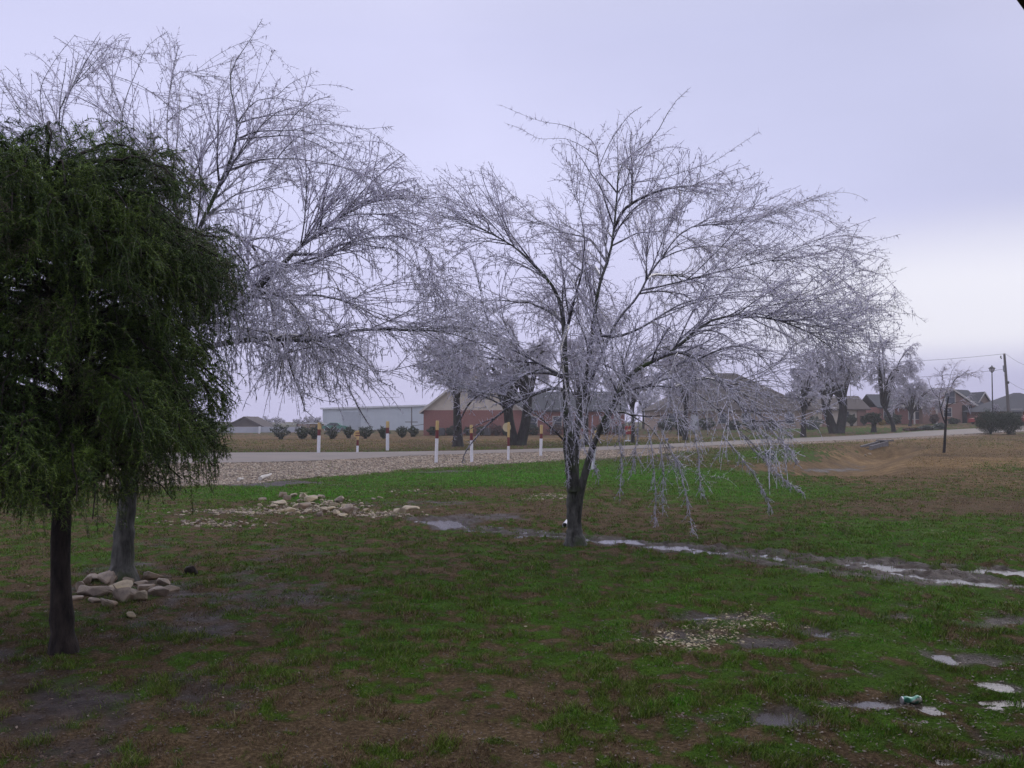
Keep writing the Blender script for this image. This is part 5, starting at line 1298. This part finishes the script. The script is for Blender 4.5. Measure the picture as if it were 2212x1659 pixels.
# ------------------------------------------------------------------ background trees
def bg_tree(bx, by, xl, xr, ytop, tw, seed, label, forks=1, n=(70, 520, 3000), low=None, lean=0.0, mat=M_icefar, thick=1.0, ytop_trunk=None, name='bare_tree', group=None, kind='round'):
    c = ground_at(bx, by); D = c[1]; s = D / F; rng = np.random.default_rng(seed); root = empty(name, c)
    top = (by - ytop) * s; half = (xr - xl) / 2 * s; ox = ((xl + xr) / 2 - bx) * s
    th_ = (by - (low or (by - .38 * (by - ytop)))) * s     # height where limbs begin
    tr = Acc(); PLs = []; RLs = []
    r = tw / 2 * s
    stems = [(0, 0)] if forks == 1 else [(-.55, 0), (.6, .2)] if forks == 2 else [(-.6, 0), (.1, .3), (.6, -.1)]
    for k, (sx, sy) in enumerate(stems):
        end = np.array([ox * .3 + sx * half * .38, sy * half * .4, th_ * 1.15]); p0 = np.array([sx * r * .5, 0, -.15])
        pl = smooth(np.array([p0 * (1 - u) + end * u + np.array([sx * half * .06 * math.sin(u * 3) + lean * u * u * half, 0, 0]) for u in np.linspace(0, 1, 14)]) + np.cumsum(rng.normal(size=(14, 3)), 0) * .02 * s * 8, 1)
        R = np.linspace(r * (1 if forks == 1 else .72), r * .55, 14) * (1 + .4 * np.exp(-np.linspace(0, 12, 14)))
        V_, Q_ = tubes(pl[None], R[None], 8); tr.add(V_, Q_); PLs.append(pl); RLs.append(R)
    PL = np.stack(PLs); RL = np.stack(RLs)
    # main limbs: fan out to crown shell
    nl = 13; lim = []; lr = []
    for i in range(nl):
        k = i % len(stems); st = PL[k][-1 - rng.integers(0, 4)]; az_ = i * 2.4 + rng.uniform(-.3, .3); el = rng.uniform(.15, 1.35)
        tgt = np.array([ox + half * .74 * math.cos(az_) * math.cos(el) ** .7, half * .74 * math.sin(az_) * math.cos(el) ** .7, th_ * .95 + (top - th_) * .84 * math.sin(el) ** .8])
        u = np.linspace(0, 1, 14)[:, None]; pl = st * (1 - u) + tgt * u; pl[:, 2] += (np.sin(u[:, 0] * math.pi) * .16 * (top - th_)); pl += np.cumsum(rng.normal(size=(14, 3)), 0) * .012 * half * .5
        lim.append(pl); lr.append(np.linspace(r * .42, r * .10, 14))
    LP = np.stack(lim); LR = np.stack(lr); V_, Q_ = tubes(LP, LR, 6); tr.add(V_, Q_); tr.build('trunk', M_bark, root)
    sc = half / 3.2; cc = np.array([ox, 0, th_ + (top - th_) * .3]); tw_ = Acc()
    mr = .00024 * D * thick
    dr = (.0, .20) if kind == 'round' else (.08, .34)
    B1, R1_ = grow(LP, LR, n[0] * 2, rng, .2, 1., (.5 * sc, 1.5 * sc), (20, 65), .12, (.06 * (kind != 'round'), 0, 0), .3, cc, dr, .15, 7, r * .16, mr * 1.2); V_, Q_ = tubes(B1, R1_, 4); tw_.add(V_, Q_)
    B2, R2_ = grow(B1, R1_, n[1] * 2, rng, .15, 1., (.3 * sc, .95 * sc), (20, 65), .03, (0, 0, 0), .25, cc, (dr[0], dr[1] * 1.2), .18, 6, mr * 1.6, mr); V_, Q_ = tubes(B2, R2_, 3); tw_.add(V_, Q_)
    B3, R3_ = grow(B2, R2_, n[2] * 2, rng, .1, 1., (.14 * sc, .48 * sc), (20, 70), 0, (0, 0, 0), .1, cc, dr, .2, 4, mr * 1.15, mr * .8); V_, Q_ = tubes(B3, R3_, 3); tw_.add(V_, Q_)
    tw_.build('crown', mat, root); tag(root, label, 'tree', group); return root
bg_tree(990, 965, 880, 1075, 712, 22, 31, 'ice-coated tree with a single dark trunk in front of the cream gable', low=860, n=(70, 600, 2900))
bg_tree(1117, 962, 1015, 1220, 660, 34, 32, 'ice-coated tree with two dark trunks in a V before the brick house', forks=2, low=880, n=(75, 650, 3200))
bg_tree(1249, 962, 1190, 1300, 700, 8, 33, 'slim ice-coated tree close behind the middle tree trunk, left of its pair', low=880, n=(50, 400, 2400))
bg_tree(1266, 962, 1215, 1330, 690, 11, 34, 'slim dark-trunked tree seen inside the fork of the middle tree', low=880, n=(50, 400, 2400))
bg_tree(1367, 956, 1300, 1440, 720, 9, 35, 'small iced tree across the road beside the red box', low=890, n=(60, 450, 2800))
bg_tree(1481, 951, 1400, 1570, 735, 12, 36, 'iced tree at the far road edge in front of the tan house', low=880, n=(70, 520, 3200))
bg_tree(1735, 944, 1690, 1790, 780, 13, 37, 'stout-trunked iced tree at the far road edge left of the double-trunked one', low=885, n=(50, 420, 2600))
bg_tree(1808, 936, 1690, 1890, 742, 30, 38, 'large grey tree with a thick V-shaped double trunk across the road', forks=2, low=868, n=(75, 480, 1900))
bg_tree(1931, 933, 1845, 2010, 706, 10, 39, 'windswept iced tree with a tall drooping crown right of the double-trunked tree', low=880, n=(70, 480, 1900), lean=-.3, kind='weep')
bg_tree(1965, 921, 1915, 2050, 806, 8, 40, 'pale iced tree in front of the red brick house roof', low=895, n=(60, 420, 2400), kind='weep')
# small rounded evergreen on a trunk
c = hz(1887, 934); s = c[1] / F
r = shrub(c + np.array([0, 0, 0]), 34 * s, 24 * s, 620, M_shrub, 'small rounded evergreen tree on a short trunk beside the far road', name='small_evergreen_tree', n=1800, leaf=.09, taper=.8, stem=False, lobes=[(0, 0, .75, 1.0)]); r['category'] = 'tree'
MB().tube([(0, 0, -.2), (.05, 0, 10 * s), (0, 0, 24 * s)], [.42, .3, .2], 8).build('trunk', M_bark, r)
# distant hazy trees
for i, (x, xl, xr, yt) in enumerate(((540, 522, 556, 898), (557, 541, 573, 903), (574, 558, 590, 898), (597, 578, 618, 899), (643, 626, 662, 902), (665, 648, 682, 893), (684, 668, 700, 897))):
    lab = ['leftmost tree of the distant hazy clump beyond the white fence', 'second hazy distant tree beyond the white fence, lowest of its clump', 'third hazy distant tree beyond the white fence', 'widest and rightmost tree of the distant clump beyond the white fence',
           'hazy distant tree left of the tan shed', 'tallest hazy distant tree behind the tan shed', 'hazy distant tree touching the end of the pale metal shed'][i]
    c = hz(x, 924.5); bg_tree(x, 924.5, xl, xr, yt, 3, 700 + i, lab, low=917, n=(30, 200, 1200), thick=.9, group='distant trees on the left horizon')
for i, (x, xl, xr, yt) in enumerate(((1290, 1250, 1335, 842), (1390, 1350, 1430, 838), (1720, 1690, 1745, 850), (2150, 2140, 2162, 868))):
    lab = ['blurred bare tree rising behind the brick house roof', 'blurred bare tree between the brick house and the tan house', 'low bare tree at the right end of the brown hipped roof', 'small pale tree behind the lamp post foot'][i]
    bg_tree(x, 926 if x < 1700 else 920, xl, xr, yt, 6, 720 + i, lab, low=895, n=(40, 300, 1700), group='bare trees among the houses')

# young tree on the right, traced
ym = gpt(2040, 978, lambda X, Y: hterr(X, Y)); DY = ym[1]
YL = [([(2039, 982), (2041, 950), (2043, 911), (2045, 876)], 0, 0, .085, .056, 'base'),
      ([(2043, 905), (2045, 876), (2050, 853), (2059, 824), (2068, 814), (2080, 810), (2092, 806), (2108, 815)], 0, .2, .052, .010, 'trunk'),
      ([(2042, 915), (2034, 895), (2031, 878), (2028, 862), (2030, 849), (2038, 824), (2032, 800)], 0, -.5, .036, .009, 'limb'),
      ([(2030, 862), (2018, 850), (2010, 835), (2004, 815)], 0, .5, .022, .008, 'limb'),
      ([(2033, 880), (2040, 858), (2050, 830), (2055, 803), (2064, 790)], 0, .9, .026, .007, 'limb'),
      ([(2045, 880), (2055, 872), (2075, 867), (2090, 870)], 0, -.7, .018, .007, 'limb')]
def young():
    rng = np.random.default_rng(77); root = empty('young_tree', ym); tr = Acc(); AP = []; AR = []
    for (pts, o0, o1, r0, r1, kind) in YL:
        pl = limb3(pts, DY + o0, o1 - o0, 20); R = np.linspace(r0, r1, 20); V_, Q_ = tubes(pl[None], R[None], 8); tr.add(V_, Q_)
        if kind != 'base': AP.append(pl); AR.append(R)
    tr.build('trunk', M_bark, root, origin=ym); LP = np.stack(AP); LR = np.stack(AR); c = LP.mean((0, 1)); tw = Acc()
    B1, R1_ = grow(LP, LR, 60, rng, .3, 1, (.4, .9), (20, 60), .15, (.05, 0, 0), .3, c, (.0, .15), .14, 7, .016, .010); V_, Q_ = tubes(B1, R1_, 4); tw.add(V_, Q_)
    B2, R2_ = grow(B1, R1_, 260, rng, .15, 1, (.2, .5), (20, 60), .05, (0, 0, 0), .2, c, (0, .22), .16, 6, .011, .008); V_, Q_ = tubes(B2, R2_, 3); tw.add(V_, Q_)
    B3, R3_ = grow(B2, R2_, 700, rng, .1, 1, (.08, .25), (20, 60), 0, (0, 0, 0), .1, c, (0, .2), .16, 4, .008, .006); V_, Q_ = tubes(B3, R3_, 3); tw.add(V_, Q_)
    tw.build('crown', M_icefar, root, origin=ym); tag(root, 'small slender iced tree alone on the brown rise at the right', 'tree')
young()

# ------------------------------------------------------------------ street furniture on the right
def lamp():
    c = hz(2145, 927); D = c[1]; s = D / F; r = empty('street_lamp', c); h = (927 - 789) * s
    zl = h - 16 * s
    MB().tube([(0, 0, -.2), (0, 0, .5), (0, 0, .55), (0, 0, zl)], [.13, .13, .085, .06], 12).build('pole', M_blackmetal, r)
    MB().tube([(0, 0, zl), (0, 0, zl + .12)], [.09, .16], 8).build('collar', M_blackmetal, r)
    M_lant = simple('frosted_lantern_glass', (0.50, 0.47, 0.50), (0.42, 0.40, 0.43), 3, .3)
    w0, w1 = 4.2 * s, 6.2 * s
    MB().tube([(0, 0, zl + .12), (0, 0, zl + 9 * s)], [w0, w1], 6).build('lantern', M_lant, r)
    f = MB()
    for i in range(6):
        a = i * math.pi / 3; f.tube([(w0 * math.cos(a), w0 * math.sin(a), zl + .12), (w1 * math.cos(a), w1 * math.sin(a), zl + 9 * s)], .018, 5)
    f.build('lantern_frame', M_blackmetal, r)
    MB().tube([(0, 0, zl + 9 * s), (0, 0, zl + 10 * s), (0, 0, zl + 13.2 * s), (0, 0, zl + 14 * s), (0, 0, zl + 16 * s)], [7.6 * s, 7.2 * s, 2.2 * s, 1.4 * s, .4 * s], 6).build('cap', M_blackmetal, r)
    tag(r, 'black lantern street lamp rising behind the big bushes', 'street lamp')
lamp()
def upole():
    c = hz(2181, 921); D = c[1]; s = D / F; r = empty('utility_pole', c); h = (921 - 765) * s; r.rotation_euler = (0, -.055, 0)
    MB().tube([(0, 0, -.3), (0, 0, h)], [.24, .15], 10).build('pole', M_wood, r)
    MB().tube([(-3.6 * s, 0, h - 36 * s), (-3.6 * s, 0, h - 24 * s)], 1.7 * s, 12).build('transformer', simple('grey_transformer', (.22, .23, .25), (.3, .31, .33), 3, .5), r)
    MB().box((-2 * s, 0, h - 26 * s), (4 * s, .1, .12)).box((-2 * s, 0, h - 37 * s), (5 * s, .1, .12)).build('bracket', M_blackmetal, r)
    MB().tube([(0, 0, h), (0, 0, h + 2 * s)], .14, 8).build('insulator', M_trim, r)
    MB().tube([(-7.5 * s, 0, h - 3 * s), (-8.6 * s, 0, h - 6 * s), (-6.6 * s, 0, h - 9 * s)], .09, 6).build('cutout_fuse', M_blackmetal, r)
    MB().tube([(2.4 * s, 0, h - 64 * s), (2.4 * s, 0, h - 59 * s)], .22, 8).build('cable_clamp', M_blackmetal, r)
    tag(r, 'tall wooden utility pole with a transformer right of the street lamp', 'utility pole')
    def cable(a, b_, sag, lab):
        u = np.linspace(0, 1, 24)[:, None]; pl = a * (1 - u) + b_ * u; pl[:, 2] -= sag * 4 * (u * (1 - u))[:, 0]
        o = MB().tube(pl, .020, 4).build('power_line', M_blackmetal); tag(o, lab, 'power line')
    top = P(2172, 764, D); 
    cable(top, P(1500, 742, D + 60), 2.2, 'topmost thin power line running left from the utility pole head')
    cable(P(2174, 797, D), P(1500, 790, D + 60), 2.0, 'thin power line running left from the transformer of the utility pole')
    cable(P(2178, 823, D), P(2290, 846, D - 20), .8, 'power line drooping to the right from the utility pole clamp')
    cable(top, P(2300, 800, D - 30), .8, 'power line running right from the utility pole head')
upole()

# culvert: headwall slab, trough sides, dark pipe
def culvert():
    a = ground_at(1862, 981); D = a[1] + 1.2; base = np.array([world_x(1868, D), D, 0]); base[2] = float(hterr(base[0], base[1])) 
    r = empty('culvert', base, math.radians(-56)); s = D / F
    L = 1.9; w = .36
    for sx in (-w, w): MB().prism([(sx - .07, 0, -.5), (sx - .07, L, -.5), (sx - .07, L, .46), (sx - .07, 0, .16)], (.14, 0, 0)).build('side_wall', M_conc, r)
    MB().box((0, L + .2, .50), (1.15, .4, .10), bev=.02).build('headwall', M_conc, r)
    MB().box((0, L + .1, .1), (2 * w - .14, .12, .75)).build('pipe_face', M_dark, r)
    MB().box((0, L * .5, -.06), (2 * w - .15, L - .02, .12)).build('floor_slab', M_blackmetal, r)
    MB().tube([(0, L - .1, .18), (0, L + .02, .18)], [.26, .26], 20).build('pipe', M_dark, r)
    tag(r, 'concrete culvert trough opening into the ditch below the road', 'culvert')
    put_rock(1872, 986, 14, 420, M_rock2, 'pale rock lying in the mouth of the culvert', None, .5)
    put_rock(1880, 982, 10, 421, M_rock2, 'smaller pale rock behind the one in the culvert mouth', None, .5)
culvert()
# green utility pedestal
c = ground_at(1663, 992); s = c[1] / F; r = empty('utility_box', c, .3)
MB().box((0, 0, 7.5 * s), (17 * s, 14 * s, 16 * s), bev=.02).build('cabinet', M_dgreen, r)
MB().box((0, 0, 16.3 * s), (18.5 * s, 15.5 * s, 1.8 * s), bev=.01).build('lid', M_dgreen, r)
MB().box((0, -7.1 * s, 11 * s), (9 * s, .01, 4 * s)).build('label_plate', M_trim, r)
tag(r, 'dark green utility box on the slope beneath the hanging right branches', 'utility box')
# red box on a stand
c = hz(1357, 954); s = c[1] / F; r = empty('red_mailbox', c)
MB().box((0, 0, 24.5 * s), (13 * s, 12 * s, 18 * s), bev=.05).build('box', M_red, r)
MB().tube([(0, 0, -.1), (0, 0, 16 * s)], .06, 8).build('post', M_trim, r)
MB().box((0, 0, .06), (14 * s, 12 * s, .14), bev=.02).build('foot', M_white, r)
MB().box((1 * s, -6.1 * s, 25 * s), (5 * s, .02, 5 * s)).build('label_plate', M_yel, r)
tag(r, 'bright red box on a thin pale stand across the road, seen through the twigs', 'mailbox')
c = hz(1440, 953); s = c[1] / F; r = empty('blue_bucket', c)
MB().tube([(0, 0, 0), (0, 0, 6 * s)], [2.6 * s, 3.4 * s], 14).build('body', simple('blue_plastic', (.02, .10, .32), (.02, .08, .26), 3, .4), r)
MB().tube([(0, 0, 6 * s), (0, 0, 6.8 * s)], [3.7 * s, 3.7 * s], 14).build('rim', M_white, r)
tag(r, 'small blue bucket by the far road edge', 'bucket')

# things lying on the lawn
def can():
    c = ground_at(1968, 1518); D = c[1]; r = empty('crushed_can', c + np.array([0, 0, .016]), .12)
    n = 20; k = 18; L = .118; V = []; 
    for i in range(n):
        u = i / (n - 1); x = (u - .5) * L; sq = 1 - .28 * math.exp(-((u - .45) / .22) ** 2); e = .8 + .2 * min(1, min(u, 1 - u) * 9)
        for j in range(k):
            a = j * 2 * math.pi / k; V.append((x, .030 * e * math.cos(a) + .004 * math.sin(u * 9), .030 * e * sq * .85 * math.sin(a) + .003 * math.cos(u * 11 + 2 * a)))
    idx_ = np.arange(n * k).reshape(n, k); a = idx_[:-1]; b = idx_[1:]
    Q = np.stack([a, np.roll(a, -1, 1), np.roll(b, -1, 1), b], -1).reshape(-1, 4)
    m, t, bs = new_mat('can_print'); cc = nd(t, 'ShaderNodeTexCoord'); n_ = tex_noise(t, 30, 2, .5, stretch=(1, .4, 1))
    t.links.new(ramp(t, n_, [(.42, (.05, .20, .14)), (.5, (.12, .34, .25)), (.56, (.20, .42, .33)), (.60, (.70, .74, .64))], 'LINEAR'), bs.inputs['Base Color']); bs.inputs['Roughness'].default_value = .3; bs.inputs['Metallic'].default_value = .35
    link('body', mesh_arrays('body', np.array(V), [Q], m, smooth_=True), r)
    M_al = simple('bare_aluminium', (.70, .70, .72), (.6, .6, .62), 9, .3, metallic=.7)
    for sx in (-1, 1): MB().tube([(sx * L / 2 - sx * .004, 0, 0), (sx * L / 2 + sx * .003, 0, 0)], [.0245, .022], 16).build('can_end', M_al, r)
    tag(r, 'crushed green and white drinks can lying in the grass at the lower right', 'can')
can()
def pipe_end():
    c = ground_at(1222, 1140); r = empty('drain_pipe', c + np.array([0, .15, .035]), math.radians(-8)); 
    bm = bmesh.new(); k = 20; ro, ri = .040, .034; rings = []
    for (y, rr) in ((.6, ro), (-.10, ro), (-.10, ri), (.45, ri)):
        rings.append([bm.verts.new((rr * math.cos(j * 2 * math.pi / k), y, rr * math.sin(j * 2 * math.pi / k))) for j in range(k)])
    for a, b in zip(rings[:-1], rings[1:]):
        for j in range(k): bm.faces.new((a[j], a[(j + 1) % k], b[(j + 1) % k], b[j]))
    bm.faces.new(rings[-1]); bmesh.ops.recalc_face_normals(bm, faces=bm.faces[:]); me = bpy.data.meshes.new('pipe'); bm.to_mesh(me); bm.free(); me.materials.append(M_white)
    link('pipe', me, r); MB().tube([(0, .40, 0), (0, .42, 0)], .033, 16).build('dark_bore', M_dark, r)
    tag(r, 'open white plastic drain pipe end just left of the middle trunk', 'pipe')
pipe_end()
def stick(x0, y0, x1, y1, lab, rad, mat, nm='stick'):
    a, b = ground_at(x0, y0), ground_at(x1, y1); pts = [a * (1 - u) + b * u + np.array([0, 0, rad * 1.2 + .012 * math.sin(7 * u)]) for u in np.linspace(0, 1, 6)]
    o = MB().tube(pts, [rad, rad, rad * .9, rad * .85, rad * .7, rad * .4], 7).build(nm, mat); tag(o, lab, 'stick')
stick(562, 1039, 586, 1029, 'pale broken board lying in the mud below the gravel', .06, M_trim)
stick(515, 1041, 525, 1038, 'short pale stick left of the broken board in the mud', .05, M_trim)
stick(1980, 1514, 1935, 1500, 'thin brown twig lying just left of the crushed can', .004, M_bark, 'twig')
c = ground_at(899, 1130); o = link('plastic_scrap', rock_mesh(.07, 901, M_white, .5, 9)); o.location = c + np.array([0, 0, .02]); tag(o, 'tiny white plastic scrap in the grass left of the puddle', 'litter')

# ------------------------------------------------------------------ the house beside the camera: only its eave corner shows
def near_house():
    ze = 3.05
    def at_z(x, y):
        d = ray(x, y); t_ = (ze - EYE) / d[2]; return np.array([d[0] * t_, d[1] * t_, ze])
    a, b_ = at_z(2196, 0), at_z(2212, 22); dr = norm(b_ - a); 
    az_ = math.atan2(dr[0], dr[1]); o = a - dr * 7
    r = empty('porch_house', (o[0], o[1], 0), -az_)     # local +y runs along the eave, +x is into the house
    Lh = 16.0
    M_eave = simple('dark_eave_paint', (0.03, 0.025, 0.03), (0.045, 0.04, 0.045), 4, .7)
    MB().box((.02, Lh / 2, ze + .09), (.04, Lh, .18)).build('fascia', M_eave, r)
    MB().box((1.24, Lh / 2, ze + .01), (2.40, Lh, .02)).build('soffit', M_eave, r)
    MB().prism([(-.05, 0, ze + .19), (5.5, 0, ze + 2.2), (5.5, 0, ze + 2.3), (-.05, 0, ze + .26)], (0, Lh, 0)).build('roof', M_roofg, r)
    MB().prism([(5.5, 0, ze + 2.2), (11.05, 0, ze + .19), (11.05, 0, ze + .26), (5.5, 0, ze + 2.3)], (0, Lh, 0)).build('roof', M_roofg, r)
    MB().box((6.4, Lh / 2, ze / 2 - .05), (8.0, Lh - 1, ze - .1)).build('wall', M_brick, r)
    w = MB().box((2.37, Lh / 2, 1.6), (.06, 1.4, 1.3)).build('window', M_trim, r); MB().box((2.33, Lh / 2, 1.6), (.03, 1.2, 1.1)).build('pane', M_glass, w)
    tag(r, 'house whose dark eave corner cuts into the top right of the view', 'house')
near_house()

# ------------------------------------------------------------------ damp air
HZ = True
if HZ:
    hb = MB().box((0, 150, 12.5), (900, 900, 29)).build('haze', bpy.data.materials.new('haze_air'))
    m = hb.data.materials[0]; m.use_nodes = True; t = m.node_tree; t.nodes.clear()
    v = t.nodes.new('ShaderNodeVolumePrincipled'); v.inputs['Density'].default_value = 0.0007; v.inputs['Color'].default_value = (.93, .93, .98, 1); v.inputs['Anisotropy'].default_value = .2
    o = t.nodes.new('ShaderNodeOutputMaterial'); t.links.new(v.outputs[0], o.inputs['Volume'])
    tag(hb, 'thin damp winter haze over the fields', 'haze', kind='stuff')
